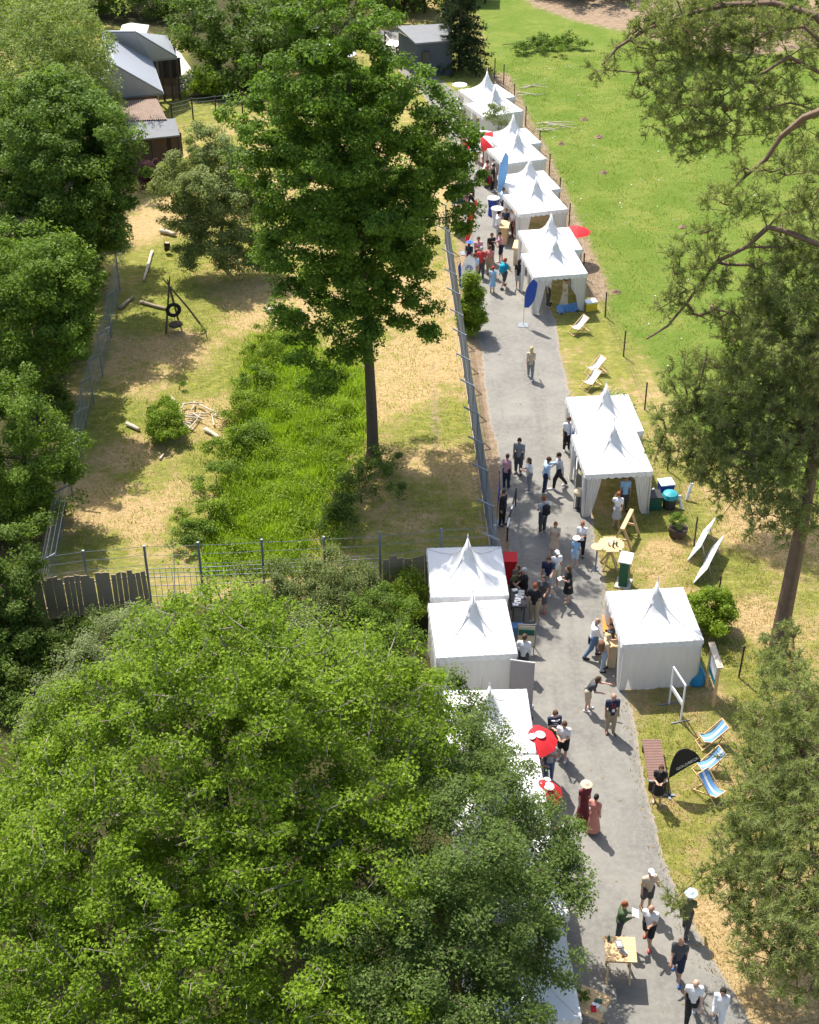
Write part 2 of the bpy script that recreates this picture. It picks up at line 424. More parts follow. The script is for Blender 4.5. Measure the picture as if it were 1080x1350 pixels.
rv = (rl[:, None] * (1 - tt)[None, :, None] + rr[:, None] * tt[None, :, None]).reshape(-1, 2)
rv = np.concatenate([rv, np.tile(.004 + .035 * (1 - (2 * tt - 1) ** 4) * 0.12, n)[:, None]], 1)
ii = (np.arange(n - 1)[:, None] * k + np.arange(k - 1)[None]).ravel()
rme = np_mesh('road', rv, np.stack([ii, ii + k, ii + k + 1, ii + 1], 1))
at = rme.attributes.new('edge', 'FLOAT', 'POINT')
at.data.foreach_set('value', np.tile(np.abs(2 * tt - 1) ** 6, n).astype(np.float32))
tag(link('road', rme, asphalt()), 'grey asphalt park road between the two rows of tents', 'road', kind='structure')

# tall green grass in the damp hollow
def blades(name, poly, n, h0, h1, w, mt, label, fade=.35):
    poly = np.asarray(poly); lo, hi = poly.min(0), poly.max(0)
    p = rng.uniform(lo, hi, (n * 3, 2)); sd = poly_sd(p, poly); p = p[sd > rng.normal(0, fade, len(p))][:n]; m = len(p)
    clump = .65 + .45 * np.sin(p[:, 0] * 2.3 + np.sin(p[:, 1] * 1.7) * 2) * np.sin(p[:, 1] * 2.1)
    h = rng.uniform(h0, h1, m) * clump; a = rng.uniform(0, 6.283, m); ln = rng.normal(0, .35, (m, 2)) * h[:, None]
    b0 = np.stack([p[:, 0] - np.cos(a) * w, p[:, 1] - np.sin(a) * w, np.zeros(m)], 1); b1 = np.stack([p[:, 0] + np.cos(a) * w, p[:, 1] + np.sin(a) * w, np.zeros(m)], 1)
    t = np.concatenate([p + ln, h[:, None]], 1)
    v = np.stack([b0, b1, t], 1).reshape(-1, 3)
    return tag(link(name, np_mesh(name, v, np.arange(3 * m).reshape(-1, 3)), mt), label, 'grass', kind='stuff')
M['grassblade'] = leaf_mat('tall_grass', (.15, .26, .018), (.36, .48, .06), trans=.5, gloss=.25, rough=.5)
M['meadowblade'] = leaf_mat('meadow_grass_blades', (.145, .19, .03), (.29, .315, .075), trans=.4, gloss=.1, rough=.6)
M['drygrass'] = leaf_mat('dry_grass', (.36, .27, .13), (.58, .44, .24), trans=.3, gloss=.1, rough=.7, yellow=1.0)
enclosure = [(-13.6, 47.5), (-14.2, 64), (-14.2, 92), (-5, 92), (2.0, 78), (2.9, 62), (2.9, 48)]
lawn = GP((778, 690), (800, 690), (850, 560), (900, 620), (1080, 640), (1100, 1380), (984, 1358), (955, 1308), (909, 1230), (871, 1130), (849, 1040), (834, 970), (814, 900), (800, 840), (794, 760))
blades('dry_grass', enclosure, 30000, .05, .16, .016, M['drygrass'], 'dry straw-coloured grass over the fenced enclosure')
blades('short_grass', enclosure, 30000, .06, .2, .016, M['grassblade'], 'short green grass tufts among the dry grass of the enclosure')
blades('meadow_grass', GP((640, 80), (668, 122), (690, 165), (712, 205), (735, 262), (752, 300), (800, 415), (850, 470), (1000, 560), (1090, 560), (1090, 100), (900, 60)), 36000, .06, .17, .02, M['meadowblade'], 'short bright green grass of the meadow')
blades('lawn_grass', lawn, 9000, .05, .16, .014, M['meadowblade'], 'green grass tufts on the lawn behind the right-hand tents')
blades('dry_lawn', lawn, 22000, .06, .18, .014, M['drygrass'], 'dry grass on the lawn behind the right-hand tents')
blades('tall_grass', lush, 46000, .25, .8, .022, M['grassblade'], 'lush tall green grass in the damp hollow of the enclosure', fade=.9)
# ================================================================ trees
def unit(a): return a / (np.linalg.norm(a, axis=1, keepdims=True) + 1e-9)
def leaf_mesh(name, pos, nrm, size, aspect=.62, fold=.12):
    m = len(pos); n = unit(nrm); r = unit(rng.normal(size=(m, 3))); t = unit(np.cross(n, r)); b = np.cross(n, t)
    s = (size * rng.uniform(.65, 1.3, m))[:, None]
    k = rng.uniform(-.35, .15, (m, 1))
    v = np.stack([pos + t * s * k - b * s * aspect * .55 + n * s * fold, pos + t * s * k + b * s * aspect * .55, pos + t * s * (k + .95)], 1).reshape(-1, 3)
    return np_mesh(name, v, np.arange(3 * m).reshape(-1, 3))
def needle_mesh(name, pos, axis, length, width, per):
    """tufts of needles: thin triangles that fan out from each tuft point"""
    m = len(pos); p = np.repeat(pos, per, 0); ax = np.repeat(unit(axis), per, 0)
    d = unit(ax * .55 + unit(rng.normal(size=(m * per, 3))) * .85)
    side = unit(np.cross(d, rng.normal(size=d.shape))); L = (length * rng.uniform(.7, 1.25, m * per))[:, None]
    v = np.stack([p - side * width, p + side * width, p + d * L], 1).reshape(-1, 3)
    return np_mesh(name, v, np.arange(3 * m * per).reshape(-1, 3))
def sample_clumps(lobes, spacing, core=.55, dens=7.6):
    out = []
    L = np.asarray(lobes, float)
    for i, (x, y, z, r) in enumerate(L):
        n = max(3, int(dens * (r / spacing) ** 2))
        d = unit(rng.normal(size=(n, 3))); rad = r * (core + (1 - core) * rng.uniform(0, 1, n) ** .6) * rng.choice([.88, 1.0, 1.14, 1.32, 1.5], n, p=[.3, .36, .2, .1, .04])
        p = np.array([x, y, z]) + d * rad[:, None] * np.array([1, 1, .86])
        ok = np.ones(n, bool)
        for j, (a, b, c, q) in enumerate(L):
            if j != i: ok &= np.linalg.norm(p - np.array([a, b, c]), axis=1) > q * core * .8
        out.append(np.concatenate([p[ok], np.tile([[x, y, z]], (ok.sum(), 1))], 1))
    return np.concatenate(out)
def skeleton(trunk, targets, r_tip, r_base, expo=.5):
    """limbs grown from the trunk line to every leaf clump: (points, parents, radii)"""
    pts = [np.array(p, float) for p in trunk]; par = [-1] + list(range(len(trunk) - 1)); nt = len(trunk)
    T = np.asarray(targets); tr = np.asarray(trunk)
    dist = np.min(np.linalg.norm(T[:, None] - tr[None], axis=2), 1)
    cap = len(trunk) + 3 * len(T); A = np.zeros((cap, 3)); A[:nt] = tr; cnt = nt
    for i in np.argsort(dist):
        t = T[i]; d = A[:cnt] - t; dd = np.linalg.norm(d, axis=1) + np.maximum(0, d[:, 2] - .2) * 1.6
        j = int(np.argmin(dd)); a = A[j].copy(); L = np.linalg.norm(t - a); prev = j
        for f in ((.36, .7, 1.0) if L > 1.2 else (1.0,)):
            q = a + (t - a) * f
            if f < 1: q = q + rng.normal(0, .07 * L, 3) + np.array([0, 0, .06 * L])
            if cnt >= cap: break
            A[cnt] = q; par.append(prev); prev = cnt; cnt += 1
    n = cnt; w = np.zeros(n); kidsn = np.zeros(n)
    for i in range(n - 1, 0, -1):
        w[i] += 1 if w[i] == 0 else 0; w[par[i]] += w[i]
    rad = r_tip * np.maximum(w, 1) ** expo
    rad = np.minimum(rad, r_base)
    return A[:n], par, rad
def limb_mesh(name, A, par, rad, extra=None, sides=5, trunk_n=0, trunk_r=None):
    v, f = [], []; off = 0
    idx = [i for i in range(len(par)) if par[i] >= 0]
    a = A[[par[i] for i in idx]]; b = A[idx]; ra = np.minimum(rad[[par[i] for i in idx]], rad[idx] * 1.6 + .004); rb = rad[idx]
    if trunk_n:
        for q, i in enumerate(idx):
            if i < trunk_n: ra[q], rb[q] = trunk_r[par[i]], trunk_r[i]
    if extra is not None:
        a = np.concatenate([a, extra[0]]); b = np.concatenate([b, extra[1]]); ra = np.concatenate([ra, extra[2]]); rb = np.concatenate([rb, extra[2] * .4])
    d = unit(b - a); ref = np.where(np.abs(d[:, 2:3]) < .9, np.array([[0, 0, 1.0]]), np.array([[1.0, 0, 0]])); u = unit(np.cross(d, ref)); w = np.cross(d, u)
    th = np.arange(sides) / sides * 2 * np.pi
    ring = u[:, None] * np.cos(th)[None, :, None] + w[:, None] * np.sin(th)[None, :, None]
    va = (a - d * ra[:, None] * .3)[:, None] + ring * ra[:, None, None]; vb = b[:, None] + ring * rb[:, None, None]
    V = np.concatenate([va, vb], 1).reshape(-1, 3); m = len(a)
    k = np.arange(sides); q = np.stack([k, (k + 1) % sides, (k + 1) % sides + sides, k + sides], 1)
    Fq = (np.arange(m)[:, None, None] * 2 * sides + q[None]).reshape(-1, 4)
    me = np_mesh(name, V, Fq); me.polygons.foreach_set('use_smooth', np.ones(len(Fq), bool)); return me

def tree(name, base, lobes, leafm, barkm, label, spacing=.8, leaf=.12, per=90, clump=.5, flat=.6, trunk_r=.3, top=.75, tip=.008, twigs=0, group=None, trunk=None, up=.6, aspect=.62, cat='tree', core=.5, droop=0.0, branchm=None):
    base = Vector(base); L = np.array([tuple(l) for l in lobes], float)
    cl = sample_clumps(L, spacing, core); c = cl[:, :3]
    c = c[c[:, 2] > .35]; cl = cl[cl[:, 2] > .35]
    ctop = L[:, :3].mean(0); zmax = (L[:, 2] + L[:, 3]).max()
    if trunk is None:
        h = base.z + (zmax - base.z) * top
        n = 7; trunk = []
        for i in range(n):
            f = i / (n - 1); trunk.append((base.x + (ctop[0] - base.x) * f ** 1.6 + (rng.normal(0, .02 * h) if 0 < i else 0), base.y + (ctop[1] - base.y) * f ** 1.6 + (rng.normal(0, .02 * h) if 0 < i else 0), base.z - .15 + (h - base.z) * f))
    trunk = [tuple(p) for p in trunk]; tn = len(trunk)
    trr = np.array([trunk_r * (1.45 if i == 0 else 1) * (1 - .78 * i / (tn - 1)) for i in range(tn)])
    A, par, rad = skeleton(trunk, c, tip, trunk_r * .5)
    rad[:tn] = trr
    extra = None
    if twigs:
        s = np.repeat(c, twigs, 0); e = s + unit(rng.normal(size=s.shape) + (s - np.repeat(cl[:, 3:], twigs, 0)) * .6) * clump * rng.uniform(.6, 1.25, (len(s), 1)); extra = (s, e, np.full(len(s), tip * .75))
    org = np.array(base)
    t = empty(name, base, 0, label, cat, group)
    ex = None if extra is None else (extra[0] - org, extra[1] - org, extra[2])
    if branchm is not None:
        link('trunk', limb_mesh('trunk', A[:tn] - org, par[:tn], rad[:tn], None, 10, tn, trr), barkm, t)
        par2 = [-1 if i < tn else p for i, p in enumerate(par)]
        link('branches', limb_mesh('branches', A - org, par2, rad, ex, 4), branchm, t)
    else: link('trunk', limb_mesh('trunk', A - org, par, rad, ex, 6, tn, trr), barkm, t)
    m = len(c); k = rng.poisson(2.35 * per * rng.uniform(.5, 1.5, m)); cc = np.repeat(c, k, 0); out = unit(np.repeat(c - cl[:, 3:], k, 0))
    g = rng.normal(size=cc.shape); g = unit(g) * (rng.uniform(0, 1, (len(cc), 1)) ** .45)
    rs = np.repeat(clump * rng.uniform(.6, 1.35, m), k)[:, None]
    off = g * rs * np.array([1, 1, flat]); off[:, 2] -= droop * (g[:, 0] ** 2 + g[:, 1] ** 2) * rs[:, 0]
    pos = cc + off
    nrm = np.array([0, 0, up]) + out * .35 + g * .35 + unit(rng.normal(size=cc.shape)) * .75
    ok = pos[:, 2] > .05
    link('crown', leaf_mesh('crown', pos[ok] - org, nrm[ok], leaf * .86, aspect), leafm, t)
    return t
def pine(name, base, lobes, label, limbs=(), spacing=.36, per=9, trunk_r=.3, trunk=None, group=None, length=.16, width=.012, leafm=None):
    base = Vector(base); L = np.array([tuple(l) for l in lobes], float); cl = sample_clumps(L, spacing, .35, 6.0)
    cl = cl[cl[:, 2] > .4]; c = cl[:, :3]; h = (L[:, 2] + L[:, 3]).max() - .6; n = 8
    if trunk is None: trunk = [(base.x + rng.normal(0, .025) * (i > 0), base.y + rng.normal(0, .025) * (i > 0), -.15 + h * i / (n - 1)) for i in range(n)]
    tn = len(trunk); trr = np.array([trunk_r * (1.2 if i == 0 else 1) * (1 - .8 * i / (tn - 1)) for i in range(tn)])
    # given limbs enter the skeleton as part of the fixed wood
    fixed = list(trunk); fpar = [-1] + list(range(tn - 1)); frad = list(trr)
    for pts, r in limbs:
        j = int(np.argmin([np.linalg.norm(np.array(p) - np.array(pts[0])) for p in trunk])); prev = j
        for q, p in enumerate(pts):
            fixed.append(tuple(p)); fpar.append(prev); prev = len(fixed) - 1; frad.append(r * (1 - .65 * q / max(1, len(pts) - 1)))
    A, par, rad = skeleton(fixed, c, .012, trunk_r * .32, .42)
    par[:len(fixed)] = fpar; rad[:len(fixed)] = frad
    org = np.array(base); t = empty(name, base, 0, label, 'tree', group)
    # two or three shoots per clump, each a few tufts
    sh = 4; s = np.repeat(c, sh, 0); out = unit(np.repeat(c - cl[:, 3:], sh, 0)); dirs = unit(out * .7 + rng.normal(size=s.shape) * .7 + np.array([0, 0, .35])); ln = spacing * rng.uniform(.5, 1.1, (len(s), 1)); e = s + dirs * ln
    link('trunk', limb_mesh('trunk', A - org, par, rad, (s - org, e - org, np.full(len(s), .007)), 4, len(fixed), np.array(frad)), M['bark_pine'], t)
    tp = np.concatenate([s + dirs * ln * f for f in (.35, .7, 1.0)]); ta = np.concatenate([dirs] * 3)
    link('crown', needle_mesh('crown', tp - org, ta, length, width, per), leafm or M['needle'], t)
    return t
M['lf_oak'] = leaf_mat('young_oak_leaves', (.08, .16, .009), (.25, .365, .028))
M['lf_central'] = leaf_mat('oak_leaves', (.06, .13, .012), (.18, .29, .04))
M['lf_willow'] = leaf_mat('willow_leaves', (.14, .195, .045), (.32, .40, .12))
M['lf_left'] = leaf_mat('broad_leaves', (.07, .135, .014), (.20, .30, .045))
M['lf_beech'] = leaf_mat('hornbeam_leaves', (.06, .112, .018), (.165, .24, .055), gloss=.15)
M['lf_dark'] = leaf_mat('dark_leaves', (.055, .105, .015), (.16, .235, .045))
M['lf_olive'] = leaf_mat('grey_green_leaves', (.105, .14, .04), (.24, .285, .10))
M['lf_maple'] = leaf_mat('maple_leaves', (.062, .122, .016), (.185, .28, .05))
M['lf_apple'] = leaf_mat('apple_leaves', (.165, .21, .07), (.36, .41, .165))
M['lf_purple'] = leaf_mat('purple_leaves', (.06, .028, .035), (.13, .065, .075), yellow=1.6)
M['lf_bright'] = leaf_mat('bright_leaves', (.12, .20, .015), (.28, .38, .04))
M['lf_silver'] = leaf_mat('silvery_leaves', (.16, .20, .08), (.33, .38, .18))
M['needle'] = leaf_mat('pine_needles', (.15, .195, .065), (.36, .405, .165), trans=.45, gloss=.15, rough=.5)
M['spruce'] = leaf_mat('spruce_needles', (.03, .058, .022), (.065, .10, .035), trans=.15)
PL = lambda *ls: [(*P(x, y, Yd), r) for x, y, Yd, r in ls]
GL = lambda *ls: [(*G(x, y, z), r) for x, y, z, r in ls]

# the tall oak in the middle of the enclosure
tree('oak_tree', (-1.6, 54.6, 0), PL((440, 40, 54.6, 1.9), (470, 95, 55.5, 1.7), (405, 105, 54, 1.9), (362, 150, 54.6, 1.6), (445, 165, 55.5, 2.3), (350, 212, 54, 1.4), (392, 235, 53, 2.2), (475, 245, 56, 2.0), (545, 150, 55, 1.9), (585, 190, 55, 1.5), (575, 240, 54.5, 1.6), (618, 235, 55, .8), (612, 292, 54.5, .75),
     (500, 320, 53, 1.9), (415, 320, 53.5, 2.0), (368, 290, 54, 1.0), (385, 400, 53, 1.3), (450, 430, 52.8, 1.6), (400, 460, 53, .9), (525, 395, 53.6, 1.5), (556, 320, 54.5, 1.3), (572, 428, 54.2, .7), (430, 500, 53.2, .8), (450, 375, 55, 1.5), (450, 200, 52.4, 1.5), (480, 300, 51.8, 1.4), (465, 140, 53, 1.3), (440, 280, 51.8, 1.4), (480, 370, 52, 1.2), (470, 440, 52.2, 1.0), (470, 200, 58.8, 1.9), (415, 260, 58.4, 1.8), (525, 262, 58.8, 1.8), (470, 120, 58.2, 1.6), (555, 215, 58.6, 1.5), (395, 190, 58.2, 1.6), (470, 290, 59.2, 1.7), (500, 340, 57.5, 1.5), (362, 340, 54, .7)),
     M['lf_central'], M['bark'], 'tall dark green oak standing alone in the middle of the fenced enclosure', spacing=.76, leaf=.165, per=66, clump=.45, trunk_r=.34, tip=.011, trunk=[(-1.6, 54.6, -.15), (-1.6, 54.6, .45), (-1.62, 54.6, 2.5), (-1.7, 54.65, 5), (-1.8, 54.6, 8), (-1.95, 54.7, 11), (-2.1, 54.8, 14), (-2.3, 54.9, 16.8)])
# big foreground oak and its darker neighbour
tree('oak_tree', (-4.7, 26.6, 0), [(-4.9, 28.4, 11.3, 2.1), (-6.3, 29.2, 9.4, 1.8), (-3.2, 29.6, 9.1, 1.9), (-5.2, 31.6, 8.6, 2.0), (-8.6, 28.2, 7.8, 2.0), (-9.6, 26.4, 6.6, 1.6), (-1.6, 28.3, 9.2, 2.1), (-.6, 30.6, 7.6, 1.8), (-6.6, 27.2, 9.6, 2.0), (-4.1, 26.8, 9.9, 2.0), (-8.0, 25.5, 7.6, 2.0), (-5.6, 25.0, 8.0, 1.9), (-2.9, 25.0, 8.0, 1.9), (-7.2, 23.4, 6.2, 1.8), (-4.9, 22.6, 6.2, 1.7), (-2.6, 22.8, 6.4, 1.7), (-.8, 24.6, 7.2, 1.6), (-.5, 32.0, 6.6, 1.3), (-2.2, 33.4, 6.2, 1.4), (-9.0, 23.6, 5.0, 1.6), (-3.6, 28.6, 8.2, 1.6), (-9.6, 29.6, 6.0, 1.4), (-1.2, 26.4, 7.6, 1.6), (-6.2, 21.0, 4.8, 1.6), (-3.6, 20.8, 5.0, 1.6), (-1.2, 21.6, 5.4, 1.5), (-8.4, 21.4, 4.2, 1.5), (.6, 29.0, 6.8, 1.3), (-5.0, 33.2, 6.8, 1.3), (-10.6, 25.0, 5.2, 1.5), (-10.2, 22.6, 4.2, 1.5), (-10.8, 27.4, 5.0, 1.3), (-11.2, 29.4, 4.4, 1.3), (-12.0, 25.6, 4.4, 1.5), (-12.2, 31.0, 2.8, 1.2), (-5.4, 25.6, 6.0, 1.5), (-3.8, 25.0, 6.2, 1.4), (-4.6, 24.2, 5.4, 1.4), (-2.4, 26.8, 6.8, 1.3), (-6.8, 25.4, 6.2, 1.4)],
     M['lf_oak'], M['bark'], 'huge bright yellow-green oak whose crown fills the foreground below the plank fence', spacing=.64, leaf=.115, per=60, clump=.46, flat=.5, trunk_r=.36, top=.9, tip=.0125, twigs=2, up=.8, core=.5, branchm=M['bark_pale'], trunk=[(-4.7, 26.6, -.15), (-4.75, 26.7, 2), (-4.8, 26.9, 4), (-4.85, 27.2, 6), (-4.9, 27.5, 8), (-4.93, 27.65, 8.8), (-4.97, 27.8, 9.6)])
tree('hornbeam_tree', (1.0, 26.2, 0), GL((590, 925, 5.0, 1.1), (635, 970, 4.6, .9), (660, 1010, 4.4, .8), (600, 985, 5.2, 1.2), (690, 1060, 4.2, .7), (560, 1015, 6.6, 1.5), (640, 1060, 5.6, 1.5), (610, 1130, 7, 1.7), (695, 1120, 4.8, 1.3), (735, 1095, 4.2, .8), (755, 1150, 4.2, .7), (725, 1180, 4.4, .9), (560, 1190, 6.4, 1.6), (650, 1210, 5.6, 1.5), (720, 1245, 4.2, .9), (690, 1275, 4.4, 1.0), (620, 1290, 5.4, 1.5), (540, 1300, 6, 1.6), (480, 1240, 6.5, 1.5), (665, 1335, 4.6, 1.1)),
     M['lf_beech'], M['bark'], 'dark fine-leaved hornbeam spreading over the near white tents', spacing=.62, leaf=.10, per=80, clump=.48, flat=.3, trunk_r=.3, tip=.007, twigs=2, up=1.0, droop=.25)
# row of trees along the left edge
LG = 'trees along the enclosure edge'
tree('willow_tree', (-22.6, 86, 0), PL((20, 40, 91, 3.2), (75, 45, 90, 3.2), (96, 85, 88, 2.3), (45, 95, 86, 3.2), (108, 115, 87, 1.7), (85, 125, 86, 2.4), (15, 130, 85, 2.8), (108, 55, 91, 1.8)), M['lf_willow'], M['bark'], 'pale green willow beside the grey-roofed house', spacing=1.0, leaf=.22, per=80, clump=.75, aspect=.34, flat=.9, trunk_r=.4, droop=.5, group=LG)
tree('maple_tree', (-18.2, 69.5, 0), PL((60, 165, 70, 2.8), (110, 190, 69.5, 2.4), (20, 210, 68.5, 2.8), (75, 235, 68, 2.6), (130, 245, 69, 1.6), (120, 285, 68, 1.7), (60, 290, 67, 2.3), (148, 260, 70, 1.2), (126, 160, 71, 1.6), (142, 215, 70, 1.3), (100, 140, 72, 1.7), (95, 330, 66.6, 1.6), (130, 310, 67.6, 1.2), (60, 165, 75, 2.4), (105, 172, 75.5, 2.0), (122, 205, 75, 1.5), (88, 135, 77, 1.9), (20, 290, 67, 2.6)), M['lf_maple'], M['bark'], 'broad dark green maple between the willow and the pale ash', spacing=.85, leaf=.19, per=80, clump=.6, trunk_r=.4, group=LG)
tree('ash_tree', (-16.9, 59.0, 0), PL((25, 370, 57.5, 2.2), (65, 385, 57.5, 1.8), (92, 415, 57.5, 1.1), (30, 430, 56.5, 2.1), (70, 450, 56, 1.3), (15, 490, 55.5, 1.7), (95, 440, 58.8, .9), (85, 365, 58.5, 1.5), (104, 395, 58.5, .9), (60, 345, 59.5, 1.6), (55, 362, 61.8, 1.7), (88, 372, 61.6, 1.2), (40, 400, 60.8, 1.7)), M['lf_left'], M['bark'], 'light green ash with feathery edge beside the leaning mesh fence', spacing=.75, leaf=.16, per=85, clump=.5, trunk_r=.25, group=LG)
tree('elder_tree', (-15.6, 50.0, 0), PL((20, 545, 50, 1.7), (60, 580, 50, 1.5), (15, 610, 49, 1.7), (65, 635, 49, 1.2), (35, 670, 48.4, 1.3), (88, 610, 49.8, .7)), M['lf_left'], M['bark'], 'dull green elder leaning over the lower end of the mesh fence', spacing=.68, leaf=.13, per=90, clump=.45, trunk_r=.2, group=LG)
tree('elder_tree', (-13.9, 42.0, 0), PL((10, 735, 43, 1.4), (2, 775, 42, 1.2), (5, 830, 41, 1.4), (20, 850, 40.5, .8), (30, 890, 39.5, .7)), M['lf_dark'], M['bark'], 'shaded dark elder at the outer corner of the plank fence', spacing=.62, leaf=.13, per=85, clump=.42, trunk_r=.2, group=LG)
# trees at the far end
FG = 'trees at the far end of the park'
for args in (((-13.8, 104, 0), ((285, 35, 106, 3.2), (330, 65, 104, 2.8), (300, 85, 103, 2.2), (350, 30, 107, 2.8)), 'lf_dark', 'dark tree with bare lower trunk left of the central oak top'),
             ((-7.0, 112, 0), ((390, 15, 112, 3.0), (420, 40, 110, 2.2), (370, -10, 115, 3)), 'lf_left', 'rounded tree behind the central oak top'),
             ((-20.5, 120, 0), ((215, 5, 122, 2.8), (250, 25, 119, 2.6), (180, -8, 124, 3)), 'lf_dark', 'dark tree behind the white awning beyond the house'),
             ((-29.5, 118, 0), ((100, -12, 120, 3.2), (30, -18, 120, 3.6), (150, -15, 122, 3)), 'lf_left', 'tree behind the willow in the far corner'),
             ((-1.6, 119, 0), ((475, -15, 119, 2.6), (520, -25, 121, 3), (560, -22, 122, 2.4)), 'lf_dark', 'shaded tree over the far wooden sheds'),
             ((18.5, 127, 0), ((780, -30, 126, 3.0), (735, -38, 128, 3.0), (820, -22, 127, 2.4)), 'lf_left', 'leafy tree at the top edge beyond the bare earth of the meadow'),
             ((32, 122, 0), ((1010, 5, 121, 3.2), (1060, 20, 120, 3.2), (960, -10, 123, 3), (1080, -20, 122, 3)), 'lf_dark', 'dark tree in the far right corner behind the pine boughs')):
    tree('linden_tree', args[0], PL(*args[1]), M[args[2]], M['bark'], args[3], spacing=1.15, leaf=.28, per=48, clump=.8, trunk_r=.35, top=.7, group=FG)
# small trees and shrubs
tree('crab_apple_tree', (-10.2, 74.2, 0), PL((245, 225, 74.6, 1.3), (288, 212, 75, 1.3), (268, 190, 75.4, 1.2), (262, 245, 72.8, 1.1), (295, 262, 72.8, 1.1), (228, 245, 74, 1.1), (318, 225, 74.6, 1.3), (240, 285, 73.4, 1.1), (275, 255, 73.6, 1.5), (310, 255, 74, 1.2), (260, 290, 73, 1.0), (300, 300, 73, .9), (330, 280, 74, .7), (250, 320, 72.8, .9), (285, 325, 72.6, 1.0), (320, 325, 73, .9), (345, 310, 73.4, .8), (255, 340, 72.4, .7), (300, 345, 72.4, .8), (335, 338, 72.8, .8)), M['lf_apple'], M['bark'], 'grey-green crab apple with dense shaded underside by the timber shed', spacing=.62, leaf=.135, per=85, clump=.5, trunk_r=.16, tip=.009)
def shrub(name, spots, leafm, label, leaf=.09, per=70, spacing=.42, clump=.3, group=None, aspect=.62, tip=.005):
    b = np.array(spots).mean(0)
    return tree(name, (b[0], b[1], 0), spots, leafm, M['bark'], label, spacing=spacing, leaf=leaf, per=per, clump=clump, flat=.8, trunk_r=.05, top=.6, tip=tip, group=group, cat='shrub', aspect=aspect, core=.4)
shrub('barberry_bush', GL((200, 226, 1.0, .85), (193, 234, .7, .65), (207, 238, .6, .65)), M['lf_purple'], 'purple-leaved bush in front of the timber shed', leaf=.1)
shrub('columnar_shrub', [(3.1, 66.4, .5, .5), (3.1, 66.4, 1.1, .55), (3.08, 66.4, 1.7, .5), (3.06, 66.4, 2.3, .4), (3.04, 66.4, 2.8, .25), (3.04, 66.4, 3.1, .14)], M['lf_bright'], 'slim upright shrub between the road and the steel mesh fence', leaf=.12, per=85, spacing=.27)
shrub('round_bush', GL((218, 540, 1.0, .75), (208, 560, .7, .6), (232, 560, .7, .6), (220, 575, .5, .5)), M['lf_bright'], 'round green bush alone in the dry grass beside bleached branches', leaf=.10, per=95)
shrub('leafy_bush', GL((925, 795, 1.0, .7), (948, 800, 1.0, .65), (938, 815, .8, .7), (920, 815, .7, .5)), M['lf_bright'], 'fresh bright green bush behind the near single tent', leaf=.12, per=95)
shrub('low_shrub', GL((236, 507, .25, .3),), M['lf_left'], 'tiny shrub beyond the round green bush', leaf=.08)
HG = 'shrubs along the edge of the tall grass'
for i, (x, y, r, s) in enumerate(((350, 470, .9, 1.1), (335, 510, .8, 1), (318, 550, .9, 1.1), (330, 590, .9, 1), (300, 600, .9, 1.2), (285, 640, .8, 1), (275, 690, .9, 1.1), (255, 720, .8, 1), (370, 440, .8, 1))):
    g = G(x, y)
    lab = ('topmost shrub of the strip left of the tall grass', 'second shrub from the top in the strip beside the tall grass', 'third shrub from the top in the strip beside the tall grass', 'shrub standing inside the tall grass edge', 'widest shrub of the strip left of the tall grass', 'shrub third from the wire fence beside the tall grass', 'shrub second from the wire fence beside the tall grass', 'shrub closest to the wire fence beside the tall grass', 'shrub under the lowest left boughs of the central oak')[i]
    shrub('hazel_shrub', [(g.x, g.y, r * .55, r), (g.x + s * .5, g.y + .4, r * .5, r * .7), (g.x - s * .4, g.y - .5, r * .45, r * .7)], M['lf_left'] if i % 2 else M['lf_bright'], lab, leaf=.1, per=48, spacing=.5, group=HG)
shrub('bramble_thicket', GL((470, 640, .4, .9), (500, 620, .4, .9), (455, 670, .4, .9), (520, 650, .3, .7), (435, 690, .4, .8)), M['lf_dark'], 'shaded bramble thicket at the foot of the central oak', leaf=.1, per=60, spacing=.5)
SG = 'shrubs below the wire fence'
for (lobes, mm, lab) in ((((365, 770, 1.8, 1.1), (400, 790, 1.6, 1.1), (340, 800, 1.4, .9)), 'lf_olive', 'dull green shrub below the wire fence left of the small conifer-like one'),
                         (((440, 755, 2.0, 1.1), (470, 785, 1.8, 1.1), (430, 800, 1.6, 1.0)), 'lf_olive', 'tall olive shrub rising in front of the wire fence'),
                         (((505, 805, 1.6, 1.1), (480, 840, 1.6, 1.1), (530, 850, 1.4, .9)), 'lf_left', 'dark green shrub beside the near left tent wall'),
                         (((540, 765, 1.3, .7), (552, 790, 1.0, .6), (535, 800, .9, .6)), 'lf_bright', 'fresh green shrub touching the back left tent'),
                         (((400, 850, 1.6, 1.2), (440, 870, 1.6, 1.0)), 'lf_silver', 'pale shrub between the foreground oak and the tall olive shrub'),
                         (((150, 850, 2.4, 1.1), (120, 880, 2.2, 1.1), (185, 828, 2.2, 1.0), (90, 915, 2.0, 1.0), (60, 945, 1.6, .9)), 'lf_silver', 'pale silvery willow scrub below the plank fence'),
                         (((110, 825, .8, .7), (75, 850, .8, .7), (150, 815, .7, .5)), 'lf_dark', 'shaded dark shrub at the foot of the plank fence')):
    shrub('hedge_shrub', GL(*lobes), M[mm], lab, leaf=.085, per=80, spacing=.46, clump=.34, group=SG)
UG = 'shrubs under the trees of the left edge'
